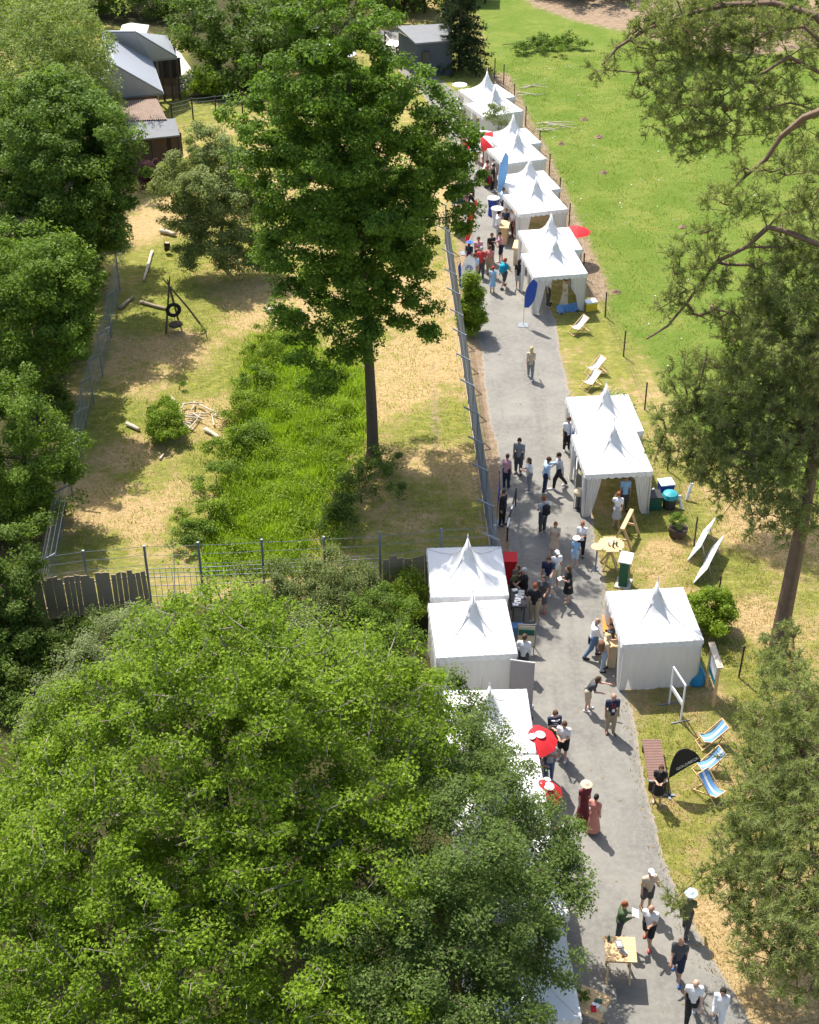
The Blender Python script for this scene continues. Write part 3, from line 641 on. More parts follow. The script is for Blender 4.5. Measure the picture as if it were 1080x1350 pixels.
for i, (x, y, r, lab) in enumerate(((140, 320, 1.5, 'shaded shrub at the foot of the maple'), (118, 380, 1.4, 'shaded shrub above the ash beside the net fence'), (60, 480, 1.5, 'shrub between the ash and the upper elder'), (95, 470, 1.2, 'dark shrub behind the net fence below the ash'), (75, 540, 1.2, 'dark shrub behind the net fence beside the upper elder'), (30, 700, 1.4, 'shrub between the two elders'), (70, 680, 1.0, 'low shrub at the lower end of the net fence'), (60, 860, 1.0, 'low shrub below the plank fence corner'), (20, 930, 1.2, 'shrub at the left edge below the silvery scrub'))):
    g = G(x, y); shrub('undergrowth_shrub', [(g.x - .6, g.y, r * .7, r), (g.x - 1.4, g.y + .8, r * .8, r), (g.x + .1, g.y - .6, r * .5, r * .7)], M['lf_dark'] if i % 3 else M['lf_left'], lab, leaf=.14, per=50, spacing=.6, clump=.4, group=UG)
# broad-leaved weeds among the tall grass
wp = rng.uniform(np.asarray(lush).min(0), np.asarray(lush).max(0), (420, 2)); wp = wp[poly_sd(wp, lush) > rng.normal(-.1, .7, 420)]
wc = np.repeat(np.concatenate([wp, rng.uniform(.15, .5, (len(wp), 1))], 1), 60, 0); wc = wc + rng.normal(0, .22, wc.shape) * np.array([1, 1, .6]); wc[:, 2] = np.abs(wc[:, 2]) + .05
tag(link('weeds', leaf_mesh('weeds', wc, np.array([0, 0, .9]) + unit(rng.normal(size=wc.shape)) * .7, .1), M['lf_bright']), 'bright leafy weeds growing among the tall grass of the hollow', 'weeds', kind='stuff')
# thin saplings between the tents
for (x, y, Yd, lab) in ((815, 535, 56.7, 'sparse young tree in front of the pale roofs of the middle tents'), (655, 150, 90.6, 'sparse sapling between the two farthest tent pairs')):
    c = P(x, y, Yd)
    tree('sapling', (c.x + .4, c.y, 0), [(c.x, c.y, c.z, .75), (c.x - .35, c.y - .2, c.z + .3, .5), (c.x + .3, c.y, c.z - .6, .5)], M['lf_silver'], M['bark'], lab, spacing=.42, leaf=.11, per=26, clump=.34, trunk_r=.05, top=.8, tip=.006, twigs=2)
# spruce by the hut
def spruce(base, h, r, label):
    t = empty('spruce_tree', base, 0, label, 'tree'); s, e, tp, ta = [], [], [], []
    for z in np.arange(.6, h - .1, .22):
        rr_ = r * (1 - z / h) ** .8 + .1
        for a in rng.uniform(0, 6.283, 9):
            d = np.array([math.cos(a), math.sin(a), -.22]); q = rr_ * rng.uniform(.75, 1.12); s.append((0, 0, z)); e.append(d * q + np.array([0, 0, z]))
            for f in np.linspace(.25, 1, int(3 + q * 6)):
                tp.append(np.array([0, 0, z]) + d * q * f + rng.normal(0, .07, 3)); ta.append(d + rng.normal(0, .5, 3))
    A = np.array([(0, 0, -.1), (0, 0, h)]); s, e = np.array(s), np.array(e)
    link('trunk', limb_mesh('trunk', A, [-1, 0], np.array([.16, .03]), (s, e, np.full(len(s), .014)), 6, 2, np.array([.18, .03])), M['bark'], t)
    link('crown', needle_mesh('crown', np.array(tp), np.array(ta), .24, .03, 9), M['spruce'], t)
spruce(tuple(G(606, 92)), 9.2, 2.3, 'dark green spruce beside the grey hut')
# pines along the right edge
A_ = lambda *p: [tuple(P(x, y, Yd)) for x, y, Yd in p]
PG = 'pines along the meadow'
pine('pine_tree', (13.2, 40.7, 0), PL((1060, 250, 42.5, 1.2), (1065, 360, 42, 1.5), (1015, 370, 43, 1.1), (1040, 440, 41, 1.4), (985, 430, 43, 1.0), (1000, 500, 41.5, 1.2), (945, 500, 42.5, 1.0), (900, 520, 43, .8), (880, 560, 43.2, .6), (930, 570, 42, 1.0), (985, 580, 41, 1.1), (1040, 560, 40.5, 1.2), (950, 620, 41.2, .8), (1000, 640, 40.4, .8), (1060, 620, 40, 1.1), (1040, 690, 39.6, .7), (1000, 690, 39.8, .5), (1075, 480, 41, 1.2),
     (925, 320, 43, .75), (955, 270, 43.4, .7), (905, 370, 43, .6), (880, 400, 43, .5), (945, 365, 43, .6), (990, 270, 43, .5), (985, 225, 43, .5), (1010, 560, 42.5, 1.1), (960, 540, 43.2, 1.0), (920, 610, 42.2, .7), (1020, 460, 43, 1.1), (1075, 560, 42, 1.2), (975, 470, 43.6, .9), (1050, 330, 43, 1.1), (905, 480, 43.6, .6), (1070, 680, 40.5, .8), (870, 590, 43, .4), (960, 660, 40.8, .5), (880, 350, 43.2, .45), (930, 410, 43, .45), (1030, 600, 41.4, 1.2), (985, 520, 42, 1.1), (940, 560, 42.4, .9), (1060, 520, 41.4, 1.2), (1010, 420, 42.4, 1.1), (900, 600, 42.6, .6), (960, 590, 41.6, .9), (1070, 420, 42, 1.2), (1020, 670, 40.2, .7), (980, 640, 40.8, .7), (915, 545, 43, .7)),
     'tall pine with bare trunk behind the fresh green bush', limbs=((A_((1100, 330, 41.5), (1030, 303, 42.3), (1012, 300, 42.6), (985, 325, 42.8), (945, 345, 43), (905, 400, 43), (880, 430, 43), (852, 447, 43)), .10), (A_((1100, 140, 42), (1060, 155, 42.6), (1030, 180, 43), (1010, 210, 43.2), (985, 230, 43.4), (960, 255, 43.4)), .12), (A_((1060, 570, 40.8), (1000, 600, 41), (940, 590, 42), (900, 560, 43)), .08)), trunk_r=.34, group=PG, spacing=.345)
pine('pine_tree', (17.6, 56, 0), PL((1000, 30, 57, 1.4), (1050, 60, 56.5, 1.2), (940, 20, 58, 1.4), (890, 25, 58, 1.2), (850, 45, 58, .9), (880, 80, 57.5, 1.0), (940, 90, 57, 1.0), (905, 130, 56, 1.1), (880, 165, 56, .8), (940, 160, 56, 1.0), (985, 120, 56, 1.0), (900, 195, 56, .55), (960, 190, 56, .6), (1030, 130, 55.6, 1.1), (1070, 170, 55.4, .9), (792, 90, 57.2, .5), (808, 66, 57.4, .3), (1040, 210, 55.4, .5), (920, 60, 58, 1.1), (970, 65, 57.4, 1.1), (860, 120, 56.6, .8), (1010, 160, 56, .8), (925, 175, 56.4, .8)),
     'pine with long curved boughs hanging over the top of the meadow', limbs=((A_((1110, 60, 56), (1075, 20, 56.4), (1020, 4, 57), (960, 6, 57.6), (900, 20, 58), (850, 40, 57.8), (815, 62, 57.4), (795, 85, 57.2)), .15), (A_((1110, 80, 56), (1060, 35, 56), (1015, 42, 56.6), (985, 60, 57)), .08), (A_((1110, 110, 56), (1040, 75, 55.6), (1000, 100, 55.8), (950, 128, 56)), .09)), trunk_r=.42, group=PG)
pine('pine_tree', tuple(G(903, 82)), PL((880, 20, 110, 1.8), (920, 15, 111, 1.6), (900, 40, 109.4, 1.4), (950, 35, 112, 1.4), (985, 45, 113, 1.6), (1050, 30, 115, 2.2)), 'small far pine at the end of the meadow', spacing=.7, per=12, length=.24, width=.022, trunk_r=.35, group=PG)
pine('pine_tree', (12.9, 31.0, 0), GL((1040, 845, 6.6, .6), (1035, 880, 6.4, .6), (1015, 870, 6.2, .4), (1030, 900, 6.4, .6), (1060, 930, 7, 1.1), (1020, 960, 6, .8), (985, 940, 5.4, .45), (1050, 1000, 6.5, 1.2), (1005, 1040, 5, .8), (1030, 1070, 5.5, 1.2), (962, 1110, 3.6, .6), (1065, 1100, 6, 1.1), (990, 1130, 4.4, 1.0), (1040, 1160, 5, 1.2), (940, 1160, 3, .45), (895, 1190, 2.6, .4), (985, 1200, 3.6, .8), (1030, 1240, 4, 1.0), (1070, 1220, 5, 1.0), (1000, 1270, 2.8, .6), (1020, 1010, 5.6, 1.0), (1010, 1100, 5, 1.0), (985, 1075, 4.2, .6), (1060, 1050, 6, 1.0), (1000, 1160, 4.2, .9), (960, 1180, 3.2, .6), (1060, 1290, 3.6, .8), (1075, 1160, 5.4, .9), (985, 990, 4.8, .4)),
     'dense low pine whose boughs reach over the deck chairs', trunk_r=.3, group=PG, spacing=.34)
# ================================================================ tents
EAVE, PEAK = 2.15, 1.6
def tent_roof_mesh(w, d, seed):
    r = np.random.default_rng(seed); n = 22; g = np.linspace(-1, 1, n + 1); U, V = np.meshgrid(g, g)
    s_inf = np.maximum(abs(U), abs(V)); s_2 = np.sqrt(U ** 2 + V ** 2) / math.sqrt(2) * 1.18
    s = np.clip(.62 * s_inf + .38 * s_2, 0, 1.0)
    s = np.where(s_inf > .999, 1.0, s)
    z = PEAK * (.30 * (1 - s) ** 1.05 + .25 * (1 - s) ** 3 + .45 * np.exp(-s * 8.5) * (1 - s))
    z = np.where(s_inf > .999, 0, z) + .008 * np.sin(U * 9 + seed) * np.sin(V * 8) * (1 - s_inf)
    v = np.stack([U.ravel() * w / 2, V.ravel() * d / 2, EAVE + z.ravel()], 1); k = n + 1
    ii = (np.arange(n)[:, None] * k + np.arange(n)[None]).ravel()
    me = np_mesh('roof', v, np.stack([ii, ii + 1, ii + k + 1, ii + k], 1)); me.polygons.foreach_set('use_smooth', np.ones(n * n, bool)); return me
def scallop(L, h=.24, n=9):
    """hanging strip along X with a scalloped lower edge"""
    m = n * 6; v = []; f = []
    for i in range(m + 1):
        x = -L / 2 + L * i / m; q = abs(math.sin(math.pi * n * i / m))
        v += [(x, -.012 * math.sin(i * 1.3), 0), (x, -.02 - .015 * math.sin(i * .9), -h * (.72 + .28 * q))]
    for i in range(m): f.append((2 * i, 2 * i + 1, 2 * i + 3, 2 * i + 2))
    mb = MB(); mb.add(v, f); return mb
def wall_sheet(L, h, waves=10, amp=.02, seed=0):
    r = random.Random(seed); m, q = waves * 6, 6; v, f = [], []
    ph = [r.uniform(0, 6.28) for _ in range(3)]
    for j in range(q + 1):
        t = j / q
        for i in range(m + 1):
            x = -L / 2 + L * i / m
            v.append((x, amp * (.25 + t) * (math.sin(i * 2 * math.pi / 6 + ph[0]) * .5 + math.sin(i * .23 + ph[1] + t) + .4 * math.sin(i * .51 + ph[2])), h * (1 - t)))
    for j in range(q):
        for i in range(m): f.append((j * (m + 1) + i, (j + 1) * (m + 1) + i, (j + 1) * (m + 1) + i + 1, j * (m + 1) + i + 1))
    return MB().add(v, f)
def curtain(h):
    """side curtain gathered to a pole: wide at the eave, pinched below"""
    v, f = [], []; m, q = 22, 9
    for j in range(q + 1):
        t = j / q; wd = .62 * (1 - t) ** .6 * .8 + .17 + .10 * max(0, t - .75) * 4 * .5
        for i in range(m + 1):
            x = wd * i / m; v.append((x, .05 * math.sin(i * 1.5) * (1 - .3 * t), h - t * (h - .03)))
    for j in range(q):
        for i in range(m): f.append((j * (m + 1) + i, (j + 1) * (m + 1) + i, (j + 1) * (m + 1) + i + 1, j * (m + 1) + i + 1))
    return MB().add(v, f)
TENT_N = [0]
def tent(c, ang, label, w=2.85, d=3.0, walls='', curtains='', group='white pagoda tents along the road'):
    """walls / curtains: any of f (towards the camera), b, l, r"""
    TENT_N[0] += 1; sd = TENT_N[0]
    t = empty('pagoda_tent', (c[0], c[1], 0), ang, label, 'tent', group)
    link('roof', tent_roof_mesh(w, d, sd), M['pvc'], t)
    MB().lathe([(.022, 0), (.03, .03), (.012, .12), (.001, .16)], 8, (0, 0, EAVE + PEAK - .03)).build('finial', M['pvc'], t)
    for sx, sy in ((1, 1), (1, -1), (-1, 1), (-1, -1)):
        pts = []
        for q in np.linspace(.06, .99, 12):
            s_ = min(1, .62 * q + .38 * q * 1.18); z_ = PEAK * (.30 * (1 - s_) ** 1.05 + .25 * (1 - s_) ** 3 + .45 * math.exp(-s_ * 8.5) * (1 - s_)); pts.append((sx * q * w / 2, sy * q * d / 2, EAVE + z_ + .008))
        MB().tube(pts, .014, 4, False).build('seam', M['pvc_wall'], t)
    side = {'f': ((0, -d / 2), 0, w), 'r': ((w / 2, 0), R(90), d), 'b': ((0, d / 2), R(180), w), 'l': ((-w / 2, 0), R(-90), d)}
    for k, ((x, y), a, L) in side.items():
        scallop(L).build('valance', M['pvc'], t, (x * 1.004, y * 1.004, EAVE + .005), (0, 0, a))
        MB().beam((-L / 2 + .03, 0, 0), (L / 2 - .03, 0, 0), .05, .04).build('eave_beam', M['alu'], t, (x * .975, y * .975, EAVE - .06), (0, 0, a))
        if k in walls: wall_sheet(L - .06, EAVE - .1, seed=sd).build('side_wall', M['pvc_wall'], t, (x * .985, y * .985, .02), (0, 0, a))
        if k in curtains:
            for sx in (-1, 1):
                me = curtain(EAVE - .1).mesh('curtain', True); o = link('curtain', me, M['pvc_wall'], t, None, (0, 0, a)); ca, sa = math.cos(a), math.sin(a)
                o.location = (x * .97 + ca * sx * (L / 2 - .06), y * .97 + sa * sx * (L / 2 - .06), .0)
                if sx > 0: o.scale = (-1, 1, 1)
    for sx in (-1, 1):
        for sy in (-1, 1):
            p = MB().tube([(0, 0, 0), (0, 0, EAVE)], .032, 8); o = p.build('pole', M['alu'], t, (sx * (w / 2 - .06), sy * (d / 2 - .06), 0))
            MB().box((0, 0, .006), (.16, .16, .012)).build('foot_plate', M['galv'], o)
    return t
def tent_at(q, label, **k):
    """q: far left, far right, near right, near left eave corners as seen"""
    a, b, c, d = [G(x, y, EAVE).xy for x, y in q]
    ctr = (a + b + c + d) / 4; ax = ((b - a) + (c - d)); ang = math.atan2(ax.y, ax.x)
    return tent(ctr, ang, label, **k), ctr, ang
def pair_at(q, labels, **k):
    a, b, c, d = [G(x, y, EAVE).xy for x, y in q]
    ml, mr = (a + d) / 2, (b + c) / 2; ax = ((b - a) + (c - d)); ang = math.atan2(ax.y, ax.x); w = (ax.length / 2); dp = ((a - d).length + (b - c).length) / 4
    far, near = (a + b + ml + mr) / 4, (c + d + ml + mr) / 4
    return tent(far, ang, labels[0], w=w, d=dp - .02, **{**k, **k.get('far', {})}) if False else (tent(far, ang, labels[0], w=w, d=dp - .02, walls=k.get('fw', 'r'), curtains=k.get('fc', 'l')), tent(near, ang, labels[1], w=w, d=dp - .02, walls=k.get('nw', 'r'), curtains=k.get('nc', 'lf')))
tent_at([(803, 780), (908, 773), (925, 845), (812, 850)], 'single white tent with closed front wall beside the fresh green bush', walls='fbr', curtains='l')
tent_at([(566, 722), (661, 720), (668, 785), (568, 788)], 'rear white tent of the pair left of the road, against the wire fence', walls='blf', curtains='r', w=2.8)
tent_at([(568, 796), (668, 790), (680, 862), (573, 867)], 'white tent left of the road with closed front wall behind the grey roll-up banner', walls='flb', curtains='r', w=2.8)
pair_at([(752, 523), (832, 520), (857, 621), (766, 627)], ('rear white tent of the middle pair, under the sparse young tree', 'front white tent of the middle pair, open behind the round wooden table'), fw='rb', fc='l', nw='r', nc='lf')
pair_at([(688, 303), (757, 300), (768, 360), (699, 367)], ('rear tent of the upper pair closest to the blue feather flag', 'front tent of the upper pair with people inside and blue feather flag'), nw='r', nc='lf', fw='rb')
pair_at([(661, 231), (725, 224), (740, 276), (680, 283)], ('rear tent of the upper pair behind the two round standing tables', 'front open tent of the upper pair beside the two round standing tables'), nw='r', nc='lf', fw='r')
pair_at([(646, 175), (700, 168), (713, 210), (655, 217)], ('rear tent of the upper pair beside the red and white parasol', 'front tent of the upper pair below the red and white parasol'), nw='rf', nc='l', fw='r')
pair_at([(611, 118), (662, 110), (683, 147), (631, 155)], ('farthest white tent at the end of the row', 'second farthest white tent, just before the farthest one'), nw='rf', nc='l', fw='rb')
tent((2.55, 35.55), R(2), 'near left tent partly under the hornbeam, beside the round red parasol', w=2.8, walls='lb', curtains='r')
tent((2.75, 32.4), R(3), 'near left tent under the hornbeam beside the pointed red parasol', w=2.8, walls='lf', curtains='r')
tent((3.0, 29.0), R(3), 'near left tent mostly hidden under the hornbeam crown', w=2.8, walls='lb', curtains='r')
tent((3.0, 25.6), R(4), 'nearest left tent under the hornbeam beside the square wooden tables', w=2.8, walls='l', curtains='r')

# ================================================================ fences
def fence(name, label, posts, h, post_r, pm, wires, wm, arm=None, mesh=None, base_board=None, thick=.006, post_top=None):
    """posts: ground points; wires: heights; arm: vector from the post top; mesh: (z0,z1,step)"""
    o = Vector((posts[0][0], posts[0][1], 0)); t = empty(name, o, 0, label, 'fence'); Q = [Vector((p[0], p[1], 0)) - o for p in posts]
    for q in Q:
        ht = h * random.uniform(.95, 1.03) if arm is None else h
        p = MB().tube([(0, 0, -.1), (random.uniform(-.03, .03) if arm is None else 0, random.uniform(-.03, .03) if arm is None else 0, ht)], post_r, 8).build('post', pm, t, q)
        if arm is not None: MB().beam((0, 0, h - .04), Vector((0, 0, h)) + Vector(arm), .07, .05).build('arm', pm, p)
    for z in wires:
        mb = MB()
        for a, b in zip(Q[:-1], Q[1:]):
            mid = (a + b) / 2
            mb.tube([a + Vector((0, 0, z)), mid + Vector((0, 0, z - .025)), b + Vector((0, 0, z))], thick, 4, False)
        mb.build('wire', wm, t)
    if arm is not None:
        for fr in (.35, .68, 1.0):
            MB().tube([q + Vector((0, 0, h)) + Vector(arm) * fr for q in Q], .006, 4, False).build('wire', wm, t)
    if mesh:
        z0, z1, st, th = mesh
        for a, b in zip(Q[:-1], Q[1:]):
            mb = MB(); L = (b - a).length; n = max(2, int(L / st))
            for i in range(n + 1):
                x = a.lerp(b, i / n); mb.tube([x + Vector((0, 0, z0)), x + Vector((0, 0, z1))], th, 3, False)
            for z in np.arange(z0, z1 + .001, st * 2.4):
                mb.tube([a + Vector((0, 0, z)), b + Vector((0, 0, z))], th, 3, False)
            tag(mb.build('mesh_panel', wm, t), kind='stuff')
    if base_board:
        for a, b in zip(Q[:-1], Q[1:]):
            MB().beam(a + Vector((0, 0, base_board / 2)), b + Vector((0, 0, base_board / 2)), .06, base_board).build('base_board', M['stone'], t)
    return t, Q, o
roadside = [G(x, y, 2.45).xy for x, y in ((588, 270), (594, 305), (598, 335), (602, 362), (604, 387), (608, 415), (615, 441), (620, 474), (626, 508), (632, 545), (636, 584), (643, 620), (652, 667), (656, 711))]
rs = [(p.x * .0 + float(np.interp(p.y, [q.y for q in reversed(roadside)], np.poly1d(np.polyfit([q.y for q in roadside], [q.x for q in roadside], 2))([q.y for q in reversed(roadside)]))), p.y) for p in roadside]
fence('steel_mesh_fence', 'long galvanised mesh fence with angled top arms along the road', rs, 2.45, .04, M['galv'], (), M['galv'], arm=(-.62, 0, .32), mesh=(.12, 2.42, .085, .0055), base_board=.14)
low = [G(x, y).xy for x, y in ((52, 815), (122, 806), (200, 799), (270, 797), (350, 793), (430, 789), (502, 785), (580, 776), (650, 772))]
fence('wire_fence', 'fence of steel posts and wires closing the lower end of the enclosure', [tuple(p) for p in low], 3.0, .05, M['galv'], (1.95, 2.4, 2.8), M['galv'], thick=.011)
for (a, b, lab) in ((2, 6, 'open steel mesh panel run behind the foreground oak'),):
    o = empty('mesh_fence', (low[a].x, low[a].y + .09, 0), 0, 'low steel rail mesh between the two plank fences', 'fence')
    for i in range(a, b):
        p, q = (Vector((*low[i], 0)) - o.location), (Vector((*low[i + 1], 0)) - o.location); p.y = p.y + .09; q.y = q.y + .09; p.z = q.z = 0
        for z in (.4, .9, 1.3, 1.5, 1.7): MB().tube([p + Vector((0, 0, z)), q + Vector((0, 0, z))], .016, 6).build('rail', M['galv'], o)
        mb = MB()
        for k_ in np.linspace(0, 1, 10): x = p.lerp(q, k_); mb.tube([x, x + Vector((0, 0, 1.7))], .009, 4, False)
        tag(mb.build('upright_wires', M['galv'], o), kind='stuff')
def planks(label, a, b, h, n, mt, name='plank_fence', gap=.99):
    a, b = Vector((*a, 0)), Vector((*b, 0)); t = empty(name, a, math.atan2((b - a).y, (b - a).x), label, 'fence'); L = (b - a).length; w = L / n
    for z in (.45, h - .35): MB().beam((0, .05, z), (L, .05, z), .08, .045).build('rail', mt, t)
    for i in range(n):
        hh = h * random.uniform(.93, 1.05); ww = w * gap * random.uniform(.86, 1.02); lean = random.uniform(-.06, .06); k = random.uniform(-.05, .05)
        MB().add([(-ww / 2, -.016, 0), (ww / 2, -.016, 0), (ww / 2, .016, 0), (-ww / 2, .016, 0), (-ww / 2 + lean, -.016, hh), (ww / 2 + lean, -.016, hh + k), (ww / 2 + lean, .016, hh + k), (-ww / 2 + lean, .016, hh)],
                 [(3, 2, 1, 0), (4, 5, 6, 7), (0, 1, 5, 4), (1, 2, 6, 5), (2, 3, 7, 6), (3, 0, 4, 7)]).build('plank', mt, t, (w * (i + .5), -.02 + random.uniform(-.008, .008), 0))
    return t
planks('weathered plank fence at the lower left corner of the enclosure', low[0] + Vector((0, -.1)), low[2] + Vector((0, -.1)), 1.85, 22, M['wood_grey'])
planks('short weathered plank fence behind the left pair of tents', (low[6] + Vector((.1, -.1))), low[8] + Vector((.3, -.1)), 1.9, 17, M['wood_grey'])
lf = [G(x, y, 2.3).xy for x, y in ((152, 330), (140, 390), (128, 440), (116, 475), (105, 505), (98, 545), (86, 590), (70, 650), (52, 740))]
fence('netting_fence', 'leaning net fence with top arms under the trees along the left edge', [tuple(p) for p in lf], 2.3, .035, M['galv'], (), M['galv'], arm=(.62, .05, .32), mesh=(.05, 2.28, .12, .004))
mp = [(608, 58), (630, 80), (652, 104), (664, 112), (678, 138), (693, 167), (711, 200), (724, 233), (737, 264), (750, 300), (769, 366), (798, 418), (822, 470), (850, 540), (880, 620), (915, 720), (945, 800), (974, 893)]
fence('meadow_fence', 'row of thin dark posts with sheep wire along the meadow behind the upper tents', [tuple(G(x, y).xy) for x, y in mp], 1.45, .035, M['wood_dark'], (.2, .55, .9, 1.25), M['dkmetal'], thick=.005)

# ================================================================ buildings at the far end
def quad(name, pts, th, mt, parent, o): return MB().slab([Vector(p) - o for p in pts], th).build(name, mt, parent)
# house with hipped slate roofs
ze, zr = 3.0, 5.2
e_fl, e_fr = G(120, 131, ze), G(215, 122, ze); e_br = G(200, 78, ze); rn, rf_ = G(150, 85, zr), G(137, 42, zr)
wr = G(178, 42, zr); w_fr = G(233, 75, ze); w_br = G(222, 47, ze)
ho = Vector((e_fr.x, e_fr.y, 0)); house = empty('house', ho, 0, 'grey slate-roofed house with open veranda at the far left', 'house')
quad('roof_slope', [rn, e_fl, e_fr], .12, M['slate'], house, ho)
quad('roof_slope', [rf_, rn, e_fr, e_br], .12, M['slate'], house, ho)
quad('roof_slope', [rf_, e_br, w_fr, wr], .12, M['slate'], house, ho)
quad('roof_slope', [wr, w_fr, w_br], .12, M['slate'], house, ho)
e_bl = Vector((e_fl.x, w_br.y + 1, ze)); quad('roof_slope', [rn, rf_, e_bl, e_fl], .12, M['slate'], house, ho)
for a, b in ((rn, e_fr), (rn, rf_), (rf_, e_br), (rf_, wr), (wr, w_fr)):
    MB().beam(a - ho + Vector((0, 0, .03)), b - ho + Vector((0, 0, .03)), .22, .07).build('ridge_cap', M['galv'], house)
for a, b in ((e_fl, e_fr), (e_br, w_fr), (e_fr, e_br)):
    MB().beam(a - ho + Vector((0, 0, -.1)), b - ho + Vector((0, 0, -.1)), .12, .1).build('gutter', M['galv'], house)
def wallq(name, a, b, z0, z1, mt, parent, o, t=.16):
    a, b = Vector((a[0], a[1], 0)) - o, Vector((b[0], b[1], 0)) - o; a.z = b.z = 0
    return MB().beam(a.lerp(b, 0) + Vector((0, 0, (z0 + z1) / 2)), b + Vector((0, 0, (z0 + z1) / 2)), z1 - z0 if False else t, z1 - z0).build(name, mt, parent)
ins = Vector((-.45, .4, 0))
wallq('wall', e_fl + ins, e_fr + ins, 0, ze - .1, M['timberwall'], house, ho)
wallq('wall', e_fr + ins, e_br + ins, 0, ze - .1, M['plaster'], house, ho)
vb = Vector((0, 2.2, 0)); wallq('wall', e_br + vb + ins, w_fr + vb + ins, 0, ze - .1, M['timberwall'], house, ho)
for f in (.15, .4, .65, .9):
    c = (e_br + vb + ins).lerp(w_fr + vb + ins, f) - ho; w_ = MB().box((0, 0, 0), (.9, .06, 1.2)).build('window', M['glass'], house, (c.x, c.y - .12, 1.5)); MB().box((0, -.02, .64), (1.0, .05, .08)).build('lintel', M['wood_dark'], w_); MB().box((0, -.02, -.64), (1.0, .08, .08)).build('sill', M['wood_dark'], w_)
for f in (0.02, .35, .68, .98):
    c = e_br.lerp(w_fr, f) - ho; MB().tube([(c.x, c.y + .15, 0), (c.x, c.y + .15, ze - .1)], .08, 8).build('veranda_post', M['wood_dark'], house)
for i in range(18):
    c = e_br.lerp(w_fr, (i + .5) / 18) - ho; MB().box((c.x, c.y + .1, .55), (.085, .03, .9)).build('veranda_board', M['timberwall'], house)
tp = [G(218, 128).xy, G(238, 124).xy, G(266, 112).xy, G(234, 66).xy, G(205, 72).xy]
tag(MB().prism([tuple(p) for p in tp], .0, .12).build('terrace', M['terrace']), 'pale paved terrace beside the slate-roofed house', 'terrace', kind='structure')
# timber shed with rusty roof and felt lean-to
sa, sb, sc, sd_ = G(140, 134, 3.0), G(207, 130, 3.0), G(220, 157, 2.75), G(150, 160, 2.75); fa, fb, fc, fd = G(150, 161.5, 2.7), G(231, 156, 2.7), G(237, 178, 2.3), G(160, 186, 2.3)
so = Vector((fc.x, fc.y, 0)); shed = empty('shed', so, 0, 'timber shed with rusty corrugated roof and grey felt lean-to', 'shed')
mb = MB(); n = 96; v = []; f = []
for i in range(n + 1):
    q = i / n; zz = .035 * math.sin(i * math.pi / 2); v += [tuple(sa.lerp(sb, q) - so + Vector((0, 0, zz))), tuple(sd_.lerp(sc, q) - so + Vector((0, 0, zz)))]
for i in range(n): f.append((2 * i, 2 * i + 1, 2 * i + 3, 2 * i + 2))
mb.add(v, f).build('corrugated_roof', M['rust'], shed)
quad('felt_roof', [fa, fb, fc, fd], .1, M['felt'], shed, so)
i2 = Vector((0, .5, 0)); nb = 26
for i in range(nb):
    c = fd.lerp(fc, (i + .5) / nb) - so + Vector((0, .7, 0)); ln = (fc - fd).length / nb
    if i == 19 or i == 20: continue
    MB().box((c.x, c.y, 1.1), (ln * .95, .04, 2.2)).build('wall_board', M['timberwall'], shed)
c = fd.lerp(fc, 20 / nb) - so + Vector((0, .74, 0)); MB().box((c.x, c.y, 1.0), ((fc - fd).length / nb * 2, .04, 2.0)).build('door', M['wood_dark'], shed)
wallq('wall', fc + Vector((-.2, .7, 0)), sb + Vector((-.2, -.1, 0)), 0, 2.4, M['timberwall'], shed, so); wallq('wall', sa + Vector((.2, -.1, 0)), sb + Vector((-.2, -.1, 0)), 0, 2.9, M['timberwall'], shed, so)
for f_ in (.03, .5, .97):
    c = fd.lerp(fc, f_) - so; MB().tube([(c.x, c.y + .1, 0), (c.x, c.y + .1, 2.25)], .07, 8).build('post', M['wood_dark'], shed)
# white awning beyond the house
a0 = G(176, 30, 2.6); aw = empty('awning', (a0.x, a0.y, 0), 0, 'white peaked awning beyond the slate-roofed house', 'awning')
MB().add([(-1.0, -.8, 2.0), (1.0, -.8, 2.0), (1.0, .8, 2.2), (-1.0, .8, 2.2), (-.2, 0, 2.6)], [(0, 1, 4), (1, 2, 4), (2, 3, 4), (3, 0, 4)]).build('canopy', M['pvc'], aw)
for x, y in ((-1, -1), (1, -1), (1, 1), (-1, 1)): MB().tube([(x * .96, y * .76, 0), (x * .96, y * .76, 2.0)], .035, 6).build('pole', M['alu'], aw)
# sunshades glimpsed behind the oak top
for x, y, r, lab in ((402, 30, 1.3, 'pale blue sunshade glimpsed behind the oak top'), (436, 62, 1.3, 'second pale sunshade behind the oak top, closer to the path'), (455, 68, .8, 'small white sunshade behind the oak top')):
    g = G(x, y, 2.4); u = empty('sunshade', (g.x, g.y, 0), 0, lab, 'parasol'); MB().lathe([(r, 2.25), (r * .5, 2.55), (.02, 2.75)], 12).build('canopy', M['pvc'], u); MB().tube([(0, 0, 0), (0, 0, 2.7)], .03, 6).build('pole', M['alu'], u)
